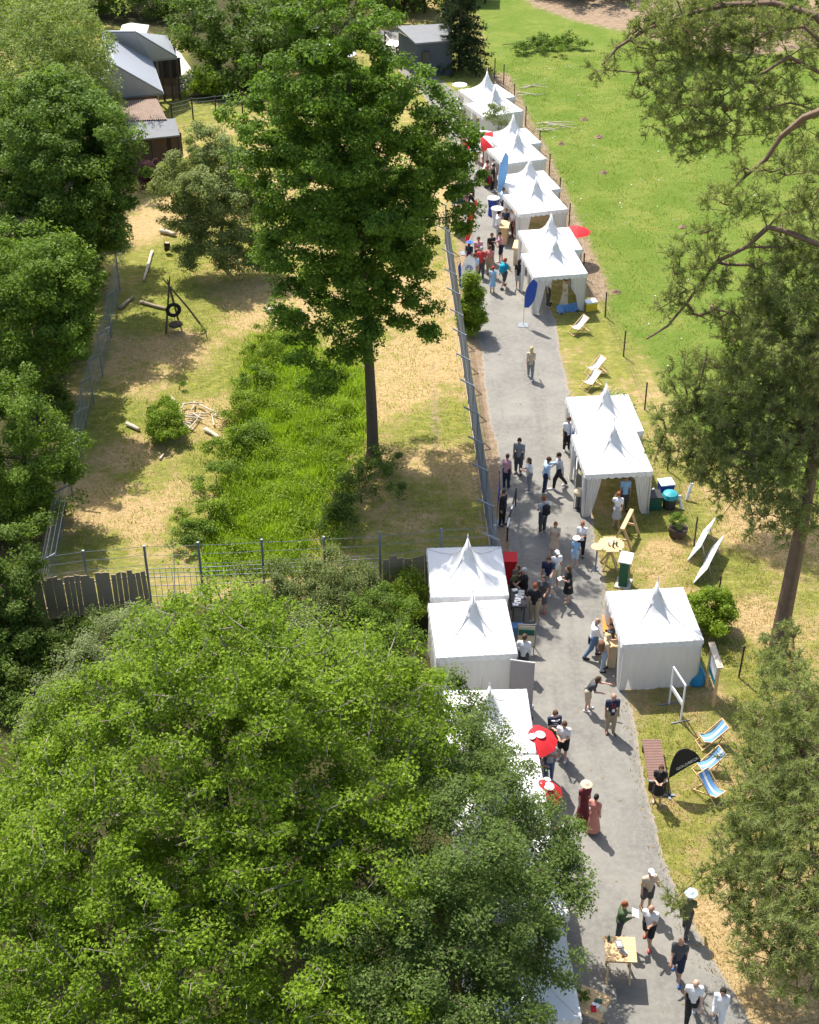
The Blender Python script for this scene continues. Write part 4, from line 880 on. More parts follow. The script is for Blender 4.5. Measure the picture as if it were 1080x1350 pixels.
# grey hut on the far side of the road
za_, zb_ = 2.9, 2.5
ha, hb, hc, hd = G(523, 34, za_), G(592, 31, za_), G(596, 53, zb_), G(548, 57, zb_)
hd2 = G(538, 36, za_); ho2 = Vector((hd.x, hd.y, 0)); hut = empty('hut', ho2, 0, 'grey flat-roofed hut beside the dark spruce', 'hut')
quad('roof', [ha, hb, hc, hd], .12, M['felt'], hut, ho2)
hutm = mat('blue_grey_boards', (.085, .10, .115), .8, .25, 3)
for i in range(14):
    c = hd.lerp(hc, (i + .5) / 14) - ho2; MB().box((c.x + .05, c.y + .12, 1.2), ((hc - hd).length / 14 * .96, .05, 2.4)).build('wall_board', hutm, hut)
for i in range(14):
    c = hd.lerp(ha, (i + .5) / 14) - ho2; e = (ha - hd).to_2d(); MB().box((c.x + .15, c.y + .15, 1.2), ((ha - hd).length / 14 * .96, .05, 2.4), Matrix.Rotation(math.atan2(e.y, e.x), 3, 'Z')).build('wall_board', hutm, hut)
MB().box((.75, .085, 1.5), (.5, .06, .7)).build('window', M['glass'], hut)
g = G(560, 96); pb = empty('gate_pillar', g, 0, 'stone gate pillar with pale cap in front of the grey hut', 'pillar'); MB().box((0, 0, .65), (.9, .8, 1.3)).build('shaft', M['stone'], pb); MB().box((0, 0, 1.36), (1.1, 1.0, .12)).build('cap', M['terrace'], pb)
g = G(519, 74); bn = empty('notice_desk', g, R(-30), 'low white-topped notice desk beside the far path', 'desk'); MB().box((0, 0, .95), (1.0, .7, .06), Matrix.Rotation(R(18), 3, 'X')).build('top', M['white'], bn)
for x in (-.4, .4): MB().box((x, 0, .45), (.08, .5, .9)).build('leg', M['wood_dark'], bn)
fl = [G(500, 40).xy, G(508, 62).xy, G(523, 82).xy, G(540, 92).xy, G(551, 97).xy]; pf = empty('post_and_rail_fence', (*fl[0], 0), 0, 'low wooden rail fence lining the far path', 'fence')
for a, b in zip(fl[1:-1], fl[2:]):
    for z in (.5, .95): MB().beam(Vector((*a, z)) - Vector((*fl[0], 0)), Vector((*b, z)) - Vector((*fl[0], 0)), .05, .14).build('rail', M['log'], pf)
for p in fl[1:]: MB().tube([Vector((*p, 0)) - Vector((*fl[0], 0)), Vector((*p, 1.15)) - Vector((*fl[0], 0))], .07, 8).build('post', M['wood_dark'], pf)
for x0, x1, y, lab in ((505, 560, 17, 'dark wooden open shed at the far end of the path'), (575, 640, 4, 'dark shed glimpsed behind the spruce top')):
    a, b = G(x0, y), G(x1, y); s = empty('open_shed', a, 0, lab, 'shed'); L = (b - a).x
    MB().slab([(-.3, -.5, 2.5), (L + .3, -.5, 2.5), (L + .3, 2.6, 3.1), (-.3, 2.6, 3.1)], .1).build('roof', M['wood_dark'], s)
    for i in range(5): MB().tube([(L * i / 4, 0, 0), (L * i / 4, 0, 2.5)], .09, 8).build('post', M['wood_dark'], s)
    for i in range(12): MB().box((L * (i + .5) / 12, 2.3, 1.25), (L / 12 * .95, .05, 2.5)).build('wall_board', M['timberwall'], s)
# garden fence between the shed and the crab apple
gf = [G(x, y).xy for x, y in ((228, 165), (255, 158), (285, 155), (320, 150))]
fence('garden_fence', 'wire garden fence between the timber shed and the central oak', [tuple(p) for p in gf], 1.5, .05, M['wood_dark'], (.3, .6, .9, 1.2, 1.45), M['galv'], thick=.012)
tree('reed_clump', (*G(272, 118).xy, 0), GL((268, 105, .9, .9), (280, 112, .8, .9), (262, 118, .6, .8)), M['lf_bright'], M['bark'], 'tall bright reeds beside the paved terrace', spacing=.5, leaf=.3, per=50, clump=.5, aspect=.14, trunk_r=.03, up=.1, cat='reeds')
tree('potted_shrub', (*G(248, 118).xy, .12), GL((247, 108, 1.0, .6), (255, 112, .8, .5)), M['lf_silver'], M['bark'], 'pale shrub on the terrace beside the house', spacing=.45, leaf=.12, per=50, clump=.35, trunk_r=.04, cat='shrub')
# ================================================================ furniture, flags, signs
def yaw_to(dx, dy): return math.atan2(dy, dx)
def feather_flag(label, base, h, ang, mt, wmax=.62, lean=.0, text=None, pole_m=None, base_kind='plate', zlow=.9, logo=None):
    t = empty('feather_flag', base, ang, label, 'flag'); n = 18
    pole = [(lean * (i / 14) ** 2 * h * .25 + (0 if i < 9 else .42 * ((i - 9) / 5) ** 2), 0, h * i / 14 * (1 if i < 12 else 1) - (0 if i < 11 else .06 * (i - 10) ** 1.5)) for i in range(15)]
    MB().tube(pole, [.018 - .0009 * i for i in range(15)], 6).build('pole', pole_m or M['alu'], t)
    v, f = [], []
    for i in range(n + 1):
        q = i / n; z = zlow + (h - zlow) * q; x0 = lean * (z / h) ** 2 * h * .25 + (0 if z < h * .64 else .42 * ((z - h * .64) / (h * .36)) ** 2) * .9
        wd = wmax * (math.sin(math.pi * min(1, q * .78 + .1)) ** .8) * (1 if q < .85 else max(.05, 1 - ((q - .85) / .15) ** 2))
        for k in range(4): v.append((x0 + wd * k / 3, .05 * math.sin(q * 5 + k * .8) * k / 3, z))
    for i in range(n):
        for k in range(3): a = i * 4 + k; f.append((a, a + 1, a + 5, a + 4))
    s = MB().add(v, f).build('sail', mt, t, smooth=True)
    if base_kind == 'plate':
        MB().box((0, 0, .015), (.5, .5, .03)).build('base_plate', M['galv'], t)
    return t
def words(name, text, size, mt, parent, loc, rot, ext=.003):
    cu = bpy.data.curves.new(name, 'FONT'); cu.body = text; cu.size = size; cu.align_x = 'CENTER'; cu.align_y = 'CENTER'; cu.extrude = ext
    tmp = bpy.data.objects.new('tmp', cu); me = bpy.data.meshes.new_from_object(tmp); bpy.data.objects.remove(tmp); me.name = name; me.materials.clear()
    return link(name, me, mt, parent, loc, rot)
# flat-lying black teardrop flag with white lettering (its pole leans over the lawn)
b0 = G(882, 1049)
top_, low_ = P(905, 985, b0.y + .6), P(880, 1030, b0.y + .1)
fb = empty('teardrop_flag', b0, 0, 'black teardrop flag with white lettering above the deck chairs', 'flag')
def flag_from(points, parent, name, mt, org, th=.006):
    q = [Vector(p) - org for p in points]; n = len(q); c = sum(q, Vector()) / n; nr = (q[n // 3] - q[0]).cross(q[2 * n // 3] - q[0]).normalized() * th
    v = [tuple(p + nr) for p in q] + [tuple(p - nr) for p in q]; f = [tuple(range(n)), tuple(reversed(range(n, 2 * n)))] + [(i, n + i, n + (i + 1) % n, (i + 1) % n) for i in range(n)]
    return MB().add(v, f).build(name, mt, parent), nr.normalized()
Yf = b0.y + .15
outl = [(882, 1026), (884, 1012), (887, 1002), (891, 994), (896, 989), (902, 987), (909, 988), (916, 991), (921, 996), (924, 1001), (923, 1004), (916, 1006), (908, 1010), (898, 1016), (889, 1022)]
sail, nr = flag_from([P(x, y, Yf + (x - 882) * .004) for x, y in outl], fb, 'sail', M['blackcloth'], b0)
MB().tube([(0, 0, 0)] + [P(x, y, Yf + (x - 882) * .004) - b0 for x, y in ((881, 1036), (882, 1026), (884, 1012), (887, 1002), (891, 994), (896, 989), (902, 987), (909, 988))], .014, 6).build('pole', M['dkmetal'], fb)
MB().box((0, 0, .03), (.4, .08, .03)).box((0, 0, .03), (.08, .4, .03)).build('cross_base', M['galv'], fb)
# lettering follows the sail
A1, A2 = P(893, 1013, Yf + .05) - b0, P(919, 999, Yf + .15) - b0; ax = (A2 - A1).normalized(); nn = nr if nr.y < 0 else -nr; up_ = nn.cross(ax).normalized()
if up_.z < 0: up_ = -up_
mw = Matrix((ax, up_, ax.cross(up_))).transposed().to_4x4(); lt = words('lettering', 'GOLDBECK', .155, M['white'], sail, (0, 0, 0), (0, 0, 0)); mw.translation = (A1 + A2) / 2 + nn * .03; lt.matrix_local = mw
# feather flags along the road
feather_flag('tall pale blue feather flag beside the round standing tables', G(655, 288), 4.0, R(10), M['lblue'], .5, zlow=1.6)
feather_flag('dark blue feather flag at the front tent of the upper pair', G(690, 429), 2.6, R(-10), M['blue'], .55, zlow=1.0)
g = G(607, 398); wf = feather_flag('white feather flag with blue emblem beside the slim upright shrub', g, 2.7, R(-8), M['whitecloth'], .75, zlow=.7)
em = [c for c in wf.children if c.name.startswith('sail')][0]
for r_, w_ in ((.17, .02), (.09, .02)): MB().tube([(.42 + r_ * math.cos(a), -.06, 1.95 + r_ * math.sin(a)) for a in np.linspace(0, 6.283, 20)], w_, 5, False).build('emblem', M['blue'], em)
MB().add([(-.05, -.02, .8), (.05, -.02, .8), (-.02, .0, 2.3), (-.16, 0, 2.0)], [(0, 1, 2, 3)]).build('blue_edge', M['blue'], em)
feather_flag('narrow red feather flag leaning by the mesh fence', G(613, 334), 3.2, R(5), M['red'], .38, zlow=.6, lean=.25)
feather_flag('dark blue feather flag standing against the mesh fence', G(655, 690), 2.3, R(80), M['blue'], .4, zlow=.5)
# parasols
def parasol(label, c, r, h, cols, tilt=(0, 0), n=8, dome=.4, rz=0.0, mark=None):
    t = empty('parasol', (c.x, c.y, 0), rz, label, 'parasol'); MB().tube([(0, 0, 0), (0, 0, h + dome)], .022, 8).build('pole', M['alu'], t); MB().lathe([(.28, 0), (.26, .07), (.06, .12)], 14).build('base', M['galv'], t)
    top = Vector((0, 0, h + dome)); rot = Matrix.Rotation(tilt[0], 3, 'X') @ Matrix.Rotation(tilt[1], 3, 'Y')
    for i in range(n):
        v, f = [], []
        for j in range(6):
            q = j / 5
            for k in range(4):
                a = 2 * math.pi * (i + k / 3) / n; sag = 1 - .05 * q * math.sin(math.pi * k / 3)
                p = rot @ Vector((math.cos(a) * r * q * sag, math.sin(a) * r * q * sag, -dome * q ** 1.7)); v.append(tuple(top + p))
        for j in range(5):
            for k in range(3): a0 = j * 4 + k; f.append((a0, a0 + 1, a0 + 5, a0 + 4))
        MB().add(v, f).build('canopy_panel', cols[i % len(cols)], t, smooth=True)
    for i in range(n):
        a = 2 * math.pi * i / n; e = top + rot @ Vector((math.cos(a) * r * .98, math.sin(a) * r * .98, -dome - .02)); MB().tube([top - Vector((0, 0, .05)), e], .008, 4, False).build('rib', M['alu'], t)
    if mark:
        for (x, y, w, hh) in mark:
            q = math.hypot(x, y) / r; p = top + rot @ Vector((x, y, -dome * q ** 1.7 + .03)); MB().lathe([(w, -.006), (w * .8, .006)], 12).build('white_mark', M['whitecloth'], t, p, (tilt[0] * .8 - y * .5, tilt[1] + x * .5, 0))
    return t
parasol('red and white striped parasol beside the upper tents', G(633, 180, 2.3), 1.05, 1.95, (M['red'], M['whitecloth']), tilt=(R(18), R(-8)), n=8, dome=.42)
parasol('small red parasol on the meadow side of the upper tents', G(760, 301, 1.9), .8, 1.7, (M['red'],), n=8, dome=.25)
parasol('round red parasol with white marks beside the near left tent', G(704, 968, 2.2), .78, 1.9, (M['red'],), n=10, dome=.35, mark=((-.08, -.15, .13, .1), (.2, -.05, .17, .1), (-.32, .15, .12, .1)))
parasol('pointed red parasol with white band below the round red one', G(713, 1040, 2.0), .72, 1.75, (M['red'], M['red']), n=4, dome=.5, rz=R(20), mark=((.2, -.15, .17, .1), (.3, .2, .12, .1)))
# tables
def cocktail_table(label, g, mt):
    t = empty('standing_table', g, 0, label, 'table', 'round standing tables'); MB().lathe([(.36, 1.05), (.37, 1.07), (.36, 1.1)], 18).build('top', M['whitecloth'], t); MB().lathe([(.30, 0.02), (.27, .5), (.33, 1.0), (.355, 1.05)], 18).build('cover', mt, t)
cocktail_table('round standing table with dark blue cover', G(650, 284), M['blue']); cocktail_table('round standing table with white cover', G(655, 298), M['whitecloth'])
def trestle_legs(t, h, w, d, mt):
    for sx in (-1, 1):
        for s in (-1, 1): MB().beam((sx * w * .36, -s * d * .42, 0), (sx * w * .36, s * d * .34, h), .05, .08).build('leg', mt, t)
        MB().beam((sx * w * .36, -d * .2, h * .5), (sx * w * .36, d * .2, h * .5), .03, .06).build('brace', mt, t)
    MB().beam((-w * .36, 0, h * .52), (w * .36, 0, h * .52), .04, .09).build('stretcher', mt, t)
def plank_table(label, g, rz, w, d, h, n):
    t = empty('wooden_table', g, rz, label, 'table')
    for i in range(n): MB().box((0, -d / 2 + d * (i + .5) / n, h), (w, d / n * .93, .035)).build('plank', M['wood_new'], t)
    trestle_legs(t, h - .02, w, d, M['wood_new']); return t
plank_table('square wooden bar table standing free on the road with folders on it', G(814, 1284), R(-3), .88, .88, 1.08, 8)
plank_table('square wooden bar table at the very bottom edge with plants and brochures', Vector((*G(779, 1322, 1.08).xy, 0)), R(-28), .88, .88, 1.08, 8)
g = G(803, 747); t = empty('round_table', g, 0, 'round pale wooden bar table before the open middle tent', 'table')
for i in range(9):
    y = -.5 + (i + .5) / 9; L = 2 * math.sqrt(max(.02, .26 - y * y)); MB().box((0, y, 1.08), (L, .105, .035)).build('plank', M['wood_new'], t)
for k in range(4):
    a = R(45 + 90 * k); MB().beam((math.cos(a) * .42, math.sin(a) * .42, 0), (-math.cos(a) * .16, -math.sin(a) * .16, 1.06), .06, .07).build('leg', M['wood_new'], t)
for i, (x, y, c) in enumerate(((-.1, -.05, 'whitecloth'), (.12, .1, 'white'), (.05, -.2, 'dkmetal'), (.2, -.1, 'green'))):
    gg = Vector((g.x + x, g.y + y, 1.1)); b = empty('cup', gg, 0, ('white paper cup left of centre on the round table', 'white cup on the far side of the round table', 'dark bottle at the near side of the round table', 'green bottle on the round table')[i], 'cup' if i < 2 else 'bottle'); MB().lathe([(.035, 0), (.045, .12), (.05, .16)] if i < 2 else [(.035, 0), (.035, .15), (.013, .2), (.013, .26)], 10).build('body', M[c], b)
# wooden sawhorse bench beside the round table
g = G(824, 712); t = empty('wooden_stand', g, R(68), 'tall pale wooden trestle between the round table and the open tent', 'trestle'); MB().beam((-.75, 0, 1.0), (.75, 0, 1.0), .16, .10).build('beam', M['wood_new'], t)
for sx in (-.6, .6):
    for s in (-1, 1): MB().beam((sx, s * .42, 0), (sx, s * .03, 1.0), .06, .09).build('leg', M['wood_new'], t)
    MB().beam((sx, -.3, .42), (sx, .3, .42), .04, .08).build('brace', M['wood_new'], t)
# things on the square table
def small(name, label, cat, g, z, rz, parts):
    t = empty(name, (g[0], g[1], z), rz, label, cat)
    for nm, mb, mt in parts: mb.build(nm, mt, t)
    return t
tb = G(814, 1284); z1 = 1.1
small('folder', 'blue-grey folder on the free-standing square table', 'folder', (tb.x - .02, tb.y + .15), z1, .2, (('cover', MB().box((0, 0, .02), (.2, .28, .04)), M['felt']), ('label', MB().box((0, 0, .043), (.12, .16, .004)), M['white'])))
small('brochure_pile', 'pile of dark brochures on the free-standing square table', 'brochures', (tb.x + .06, tb.y - .16), z1, .4, tuple(('brochure', MB().box((random.uniform(-.02, .02), random.uniform(-.02, .02), .01 + .012 * i), (.15, .21, .01), Matrix.Rotation(random.uniform(-.3, .3), 3, 'Z')), M[('white', 'dkmetal', 'orange')[i % 3]]) for i in range(5)))
small('glass_bottle', 'small bottle at the back corner of the free-standing square table', 'bottle', (tb.x - .3, tb.y + .3), z1, 0, (('body', MB().lathe([(.04, 0), (.04, .14), (.015, .19), (.015, .24)], 10), M['green']),))
tb2 = G(779, 1322, 1.08)
tree('table_plant', (tb2.x - .2, tb2.y + .05, 1.1), [(tb2.x - .2, tb2.y + .05, 1.3, .16)], M['lf_left'], M['bark'], 'leafy plant on the table at the very bottom edge', spacing=.14, leaf=.06, per=20, clump=.08, trunk_r=.012, cat='plant')
for i in range(4): small('brochure', ('red brochure', 'white brochure', 'green brochure', 'pale brochure')[i] + ' lying on the table at the very bottom edge', 'brochure', (tb2.x + .05 + .08 * i, tb2.y - .22 + .13 * (i % 3)), 1.1, i * .7, (('sheet', MB().box((0, 0, .008), (.15, .21, .016)), M[('red', 'white', 'green', 'cream')[i]]),))
# deck chairs
def deck_chair(label, g, rz, cloth, stripe, group='blue and white deck chairs on the lawn'):
    t = empty('deck_chair', g, rz, label, 'deck chair', group); wm = M['wood_new']; w = .56
    for sx in (-1, 1):
        x = sx * w / 2
        MB().beam((x, -.62, .03), (x, .42, .92), .03, .05).build('back_rail', wm, t); MB().beam((x * .92, -.55, .46), (x * .92, .52, .03), .03, .05).build('seat_rail', wm, t); MB().beam((x * 1.06, .1, .62), (x * 1.06, .60, .05), .025, .04).build('prop', wm, t)
    for y, z in ((-.6, .05), (.42, .92), (-.54, .46), (.5, .05)): MB().beam((-w / 2, y, z), (w / 2, y, z), .03).build('cross_bar', wm, t)
    t.scale = (.88, .88, .88)
    n = 12; ns = 5
    for k in range(ns):
        v, f = [], []
        for i in range(n + 1):
            q = i / n; y = -.54 + .96 * q; z = .46 + .46 * q - .34 * math.sin(math.pi * q) ** .9 * (1 - .35 * q)
            x0, x1 = -w / 2 * .88 + w * .88 * k / ns, -w / 2 * .88 + w * .88 * (k + 1) / ns
            v += [(x0, y, z), (x1, y, z)]
        for i in range(n): f.append((2 * i, 2 * i + 1, 2 * i + 3, 2 * i + 2))
        MB().add(v, f).build('sling_stripe', stripe if k == 2 else cloth, t)
    return t
deck_chair('blue deck chair farthest up the lawn beside the low pine', G(940, 980), R(-72), M['lblue'], M['whitecloth'])
deck_chair('blue deck chair in the middle beside the black teardrop flag', G(936, 1016), R(-70), M['lblue'], M['whitecloth'])
deck_chair('blue deck chair nearest the road end of the lawn, turned the other way', G(934, 1048), R(38), M['lblue'], M['whitecloth'])
WG = 'white deck chairs near the upper tents'
deck_chair('white deck chair on the grass below the front upper tent', G(764, 438), R(-60), M['whitecloth'], M['whitecloth'], WG)
deck_chair('white deck chair behind the middle tents, upper one of two', G(786, 492), R(-60), M['whitecloth'], M['whitecloth'], WG)
deck_chair('white deck chair behind the middle tents, lower one of two', G(780, 510), R(-50), M['whitecloth'], M['whitecloth'], WG)
# slatted bench
a, b = G(857, 988), G(866, 1043); t = empty('slatted_bench', (a + b) / 2, yaw_to((b - a).x, (b - a).y) , 'reddish slatted wooden bench at the edge of the road', 'bench'); L = (b - a).length
for i in range(26): MB().box((-L / 2 + L * (i + .5) / 26, 0, .46), (L / 26 * .74, .62, .035)).build('slat', M['wood_red'], t)
for y in (-.24, .24): MB().beam((-L / 2, y, .42), (L / 2, y, .42), .04, .05).build('rail', M['wood_dark'], t)
for x in (-L / 2 + .1, L / 2 - .06): MB().box((x, 0, .2), (.08, .56, .4)).build('leg', M['wood_dark'], t)
MB().box((L / 2 + .02, 0, .465), (.05, .62, .05)).build('end_board', M['galv'], t)
# empty white frame sign on the lawn
g1, g2 = G(882, 928), G(897, 952); t = empty('frame_sign', g1, yaw_to((g2 - g1).x, (g2 - g1).y), 'empty white frame on thin legs before the single tent', 'frame'); L = (g2 - g1).length
for x in (0, L): MB().box((x, 0, .85), (.05, .05, 1.7)).build('upright', M['white'], t)
for z in (.82, 1.68): MB().box((L / 2, 0, z), (L - .05, .045, .06 if z > 1 else .16)).build('crossbar', M['white'], t)
for x in (0, L): MB().beam((x, -.35, .02), (x, .35, .02), .04).build('foot', M['galv'], t)
# wooden info board
g1, g2 = G(931, 905), G(940, 932); t = empty('info_board', g2, yaw_to((g1 - g2).x, (g1 - g2).y), 'wooden framed information board beside the single tent', 'sign'); L = (g1 - g2).length
for x in (0, L): MB().tube([(x, 0, 0), (x, 0, 1.95)], .06, 8).build('post', M['wood_new'], t)
MB().box((L / 2, 0, 1.3), (L, .04, .95)).build('panel', M['teal'], t); MB().box((L / 2, 0, 1.9), (L + .3, .22, .06)).build('roof_board', M['log'], t)
for sg in (-1, 1): MB().box((L * .5, sg * .024, 1.35), (L * .7, .006, .5)).build('print', M['white'], t)
# white boards in two rows
for rr_, (x0, y0, x1, y1, n, lab) in enumerate(((913, 742, 934, 702, 3, 'upper row of three white display boards on the dry lawn'), (921, 772, 944, 726, 3, 'lower row of three white display boards on the dry lawn'))):
    g1, g2 = G(x0, y0), G(x1, y1); t = empty('display_board', g1, yaw_to((g2 - g1).x, (g2 - g1).y), lab, 'board'); L = (g2 - g1).length
    for i in range(n): MB().box((L * (i + .5) / n, 0, .42), (L / n * .985, .03, .9), Matrix.Rotation(R(28), 3, 'X')).build('panel', M['white'], t)
    for i in (.25, .75): MB().beam((L * i, -.34, 0), (L * i, -.12, .78), .03).build('support', M['alu'], t)
    for i in range(n): MB().box((L * (i + .5) / n + .05, .0 - .0, .42), (.22, .034, .12), Matrix.Rotation(R(28), 3, 'X')).build('print', M['lblue'], t)
# green cabinet with white lid
g = G(822, 770); t = empty('display_cabinet', g, R(-18), 'dark green display cabinet with white top by the road edge', 'cabinet'); MB().box((0, 0, .62), (.34, .5, 1.24)).build('body', M['green'], t); MB().box((0, 0, 1.27), (.5, .62, .05), Matrix.Rotation(R(8), 3, 'X')).build('top', M['white'], t); MB().box((-.176, 0, .7), (.006, .3, .7)).build('panel', M['teal'], t); MB().box((0, 0, .03), (.6, .7, .06)).build('plinth', M['terrace'], t)
g = G(785, 751); t = empty('slim_table', g, 0, 'slim standing table on a grey leg beside the round wooden table', 'table'); MB().tube([(0, 0, 0), (0, 0, 1.1)], .03, 8).build('leg', M['galv'], t); MB().lathe([(.24, 1.1), (.25, 1.115), (.24, 1.13)], 18).build('top', M['wood_new'], t); MB().lathe([(.16, 0), (.14, .03)], 12).build('foot', M['galv'], t)
# roll-up banner, display easel
g = G(686, 931); t = empty('roll_up_banner', g, R(-12), 'grey roll-up banner beside the near left tent', 'banner'); MB().box((0, 0, 1.05), (.84, .015, 1.98)).build('cloth', M['greyban'], t); MB().box((0, 0, .05), (.88, .2, .09)).build('cassette', M['alu'], t); MB().box((0, 0, 2.05), (.86, .03, .04)).build('top_bar', M['alu'], t)
for x in (-.3, .3): MB().box((x, -.03, .02), (.05, .34, .02)).build('foot', M['dkmetal'], t)
g = G(693, 858); t = empty('display_easel', g, R(-4), 'framed display board beside the near left tent opening', 'sign'); MB().box((0, 0, .72), (.68, .03, .9), Matrix.Rotation(R(-14), 3, 'X')).build('frame', M['felt'], t); MB().box((0, -.02, .72), (.6, .03, .8), Matrix.Rotation(R(-14), 3, 'X')).build('print', M['cream'], t); MB().box((0, -.045, .9), (.56, .03, .22), Matrix.Rotation(R(-14), 3, 'X')).build('photo_strip', M['green'], t)
for x in (-.28, .28): MB().beam((x, .3, 0), (x, .08, 1.1), .03).build('leg', M['dkmetal'], t)
for x in (-.28, .28): MB().beam((x, -.2, 0), (x, .0, .5), .03).build('leg', M['dkmetal'], t)
# counter, box, chairs at the left tents
g = G(671, 765); t = empty('red_box', g, 0, 'red counter box at the rear left tent', 'box'); MB().box((0, 0, .55), (.5, .6, 1.1)).build('body', M['red'], t); MB().box((0, 0, 1.12), (.56, .66, .04)).build('top', M['red'], t)
g = G(682, 815); t = empty('brochure_table', g, 0, 'narrow table heaped with white brochures at the left tents', 'table'); MB().box((0, 0, .95), (.55, 1.1, .05)).build('top', M['dkmetal'], t)
for x in (-.2, .2):
    for y in (-.48, .48): MB().box((x, y, .46), (.04, .04, .92)).build('leg', M['dkmetal'], t)
for i in range(9): small('brochure_stack', ('white brochures', 'pale leaflets', 'white folders')[i % 3] + ' number on the narrow table'.replace(' number', (' at the far end', ' near the far end', ' far middle', ' in the middle', ' just past the middle', ' beside the middle', ' near middle', ' towards the near end', ' at the near end')[i]), 'brochures', (g.x + random.uniform(-.14, .14), g.y + .45 - .11 * i), .975, random.uniform(-.4, .4), (('sheets', MB().box((0, 0, .02), (.21, .15, .04)), M['white']),))
g = G(682, 834); t = empty('crate', g, 0, 'pale blue crate at the near end of the brochure table', 'crate'); MB().box((0, 0, .17), (.42, .3, .34)).build('body', M['lblue'], t); MB().box((0, 0, .345), (.46, .34, .03)).build('rim', M['lblue'], t)
# barrier pole on the road
g1, g2 = G(668, 716), G(680, 665); t = empty('barrier_pole', g1, yaw_to((g2 - g1).x, (g2 - g1).y), 'black and white barrier pole lying along the fence side of the road', 'barrier'); L = (g2 - g1).length
for i in range(9): MB().tube([(L * i / 9, 0, .8), (L * (i + .98) / 9, 0, .8)], .035, 8).build('stripe', M['white'] if i in (0, 1, 4) else M['black'], t)
for x in (.15, L - .1): MB().tube([(x, 0, 0), (x, 0, .8)], .035, 8).build('stand', M['black'], t)
# banner posters along the open side of the middle tents
for i, (x, y, x2, y2, lab) in enumerate(((756, 672, 758, 640, 'white banner at the front corner of the middle tents'), (757, 640, 755, 617, 'blue and white banner in the middle of the tent side'), (754, 612, 750, 590, 'blue and white banner at the rear end of the tent side'))):
    g1, g2 = G(x, y), G(x2, y2); L = (g2 - g1).length; t = empty('side_banner', g1, yaw_to((g2 - g1).x, (g2 - g1).y), lab, 'banner'); MB().box((L / 2, 0, 1.05), (L * .9, .02, 1.7)).build('cloth', M['white'], t)
    for k_ in range(3): MB().box((L * (.25 + .25 * k_), .013, .75 + .3 * ((k_ * 2 + i) % 3)), (L * .28, .006, .42)).build('print', M[('lblue', 'greyban', 'blue')[(k_ + i) % 3]], t)
    for k_ in (.06, .94): MB().tube([(L * k_, 0, 0), (L * k_, 0, 1.95)], .02, 6).build('pole', M['alu'], t); MB
# low white planters / lamps at the middle tent corner
g = G(762, 672); t = empty('planter_lamp', g, 0, 'cream round lamp at the front corner of the middle tent', 'lamp'); MB().lathe([(.16, 0), (.17, .04), (.05, .08), (.04, .7)], 12).build('stand', M['dkmetal'], t); MB().lathe([(.05, .7), (.2, .78), (.22, .92), (.14, 1.04), (.02, 1.07)], 14).build('globe', M['cream'], t)
# boxes, bins, planter by the middle tent
g = G(880, 668); small('blue_bin', 'blue plastic bin heaped beside the middle tent', 'bin', (g.x, g.y + .8), 0, .2, (('body', MB().box((0, 0, .35), (.5, .45, .7), taper=1.15), M['blue']), ('rim', MB().box((0, 0, .71), (.62, .56, .05)), M['whitecloth'])))
small('teal_bin', 'teal bin bag in a dark tub beside the middle tent', 'bin', (g.x + .05, g.y - .05), 0, 0, (('tub', MB().lathe([(.26, 0), (.3, .5), (.31, .55)], 14), M['dkmetal']), ('bag', MB().lathe([(.3, .5), (.36, .56), (.3, .72), (.12, .8), (.02, .82)], 11), M['teal'])))
small('green_crate', 'green crate at the right front corner of the open middle tent', 'crate', (G(862, 668).x, G(862, 668).y), 0, .1, (('body', MB().box((0, 0, .3), (.5, .6, .6)), M['green']), ('lid', MB().box((0, 0, .62), (.54, .64, .05)), M['black'])))
for i, (x, y) in enumerate(((905, 660), (898, 672), (868, 655))): small('folded_sheet', ('white rolled sheet leaning upright behind the teal bin', 'short white roll on the grass beside the teal bin', 'pale bundle between the blue bin and the tent')[i], 'roll', tuple(G(x, y).xy), 0, i, (('roll', MB().tube([(0, 0, .05), (.18, .2, .75 - .2 * i)], .07, 10), M['whitecloth']), ('tie', MB().tube([(.08, .09, .33 - .08 * i), (.1, .11, .4 - .08 * i)], .075, 10), M['greyban'])))
g = G(893, 706); t = empty('planter', g, 0, 'round dark wooden planter on the lawn behind the tents', 'planter'); MB().lathe([(.33, 0), (.4, .36), (.38, .42), (.3, .4)], 16).build('tub', M['wood_dark'], t)
tree('potted_box', (g.x, g.y, .38), [(g.x, g.y, .72, .34)], M['lf_left'], M['bark'], 'small green shrub growing in the round wooden planter', spacing=.2, leaf=.06, per=40, clump=.14, trunk_r=.02, cat='shrub')
g = G(917, 899); v = []; t = empty('blue_tarp', g, 0, 'crumpled bright blue sack leaning at the back corner of the single tent', 'sack'); MB().lathe([(.3, 0), (.36, .12), (.33, .35), (.22, .6), (.09, .78), (.12, .86), (.02, .88)], 13).build('body', mat('bright_blue_plastic', (.02, .22, .42), .45, .3, 9), t); MB().tube([(.1, -.02, .76), (0, -.1, .78), (-.1, 0, .76), (0, .1, .78), (.1, -.02, .76)], .016, 6, False).build('tie', M['white'], t)
g = G(775, 405); small('yellow_box', 'yellow and white cool box at the corner of the front upper tent', 'box', (G(778, 408).x, G(778, 408).y), 0, .3, (('body', MB().box((0, 0, .22), (.6, .42, .44)), M['yellow']), ('lid', MB().box((0, 0, .47), (.62, .44, .08)), M['white'])))
g = G(752, 412); t = empty('folded_tarp', g, R(20), 'pale blue curtain heap spilling from the front upper tent', 'tarp'); wall_sheet(1.3, .5, 6, .12, 3).build('cloth', M['lblue'], t, (0, 0, 0), (R(-50), 0, 0)); MB().tube([(-.6, .3, .05), (.6, .35, .08)], .06, 8).build('roll', M['whitecloth'], t)
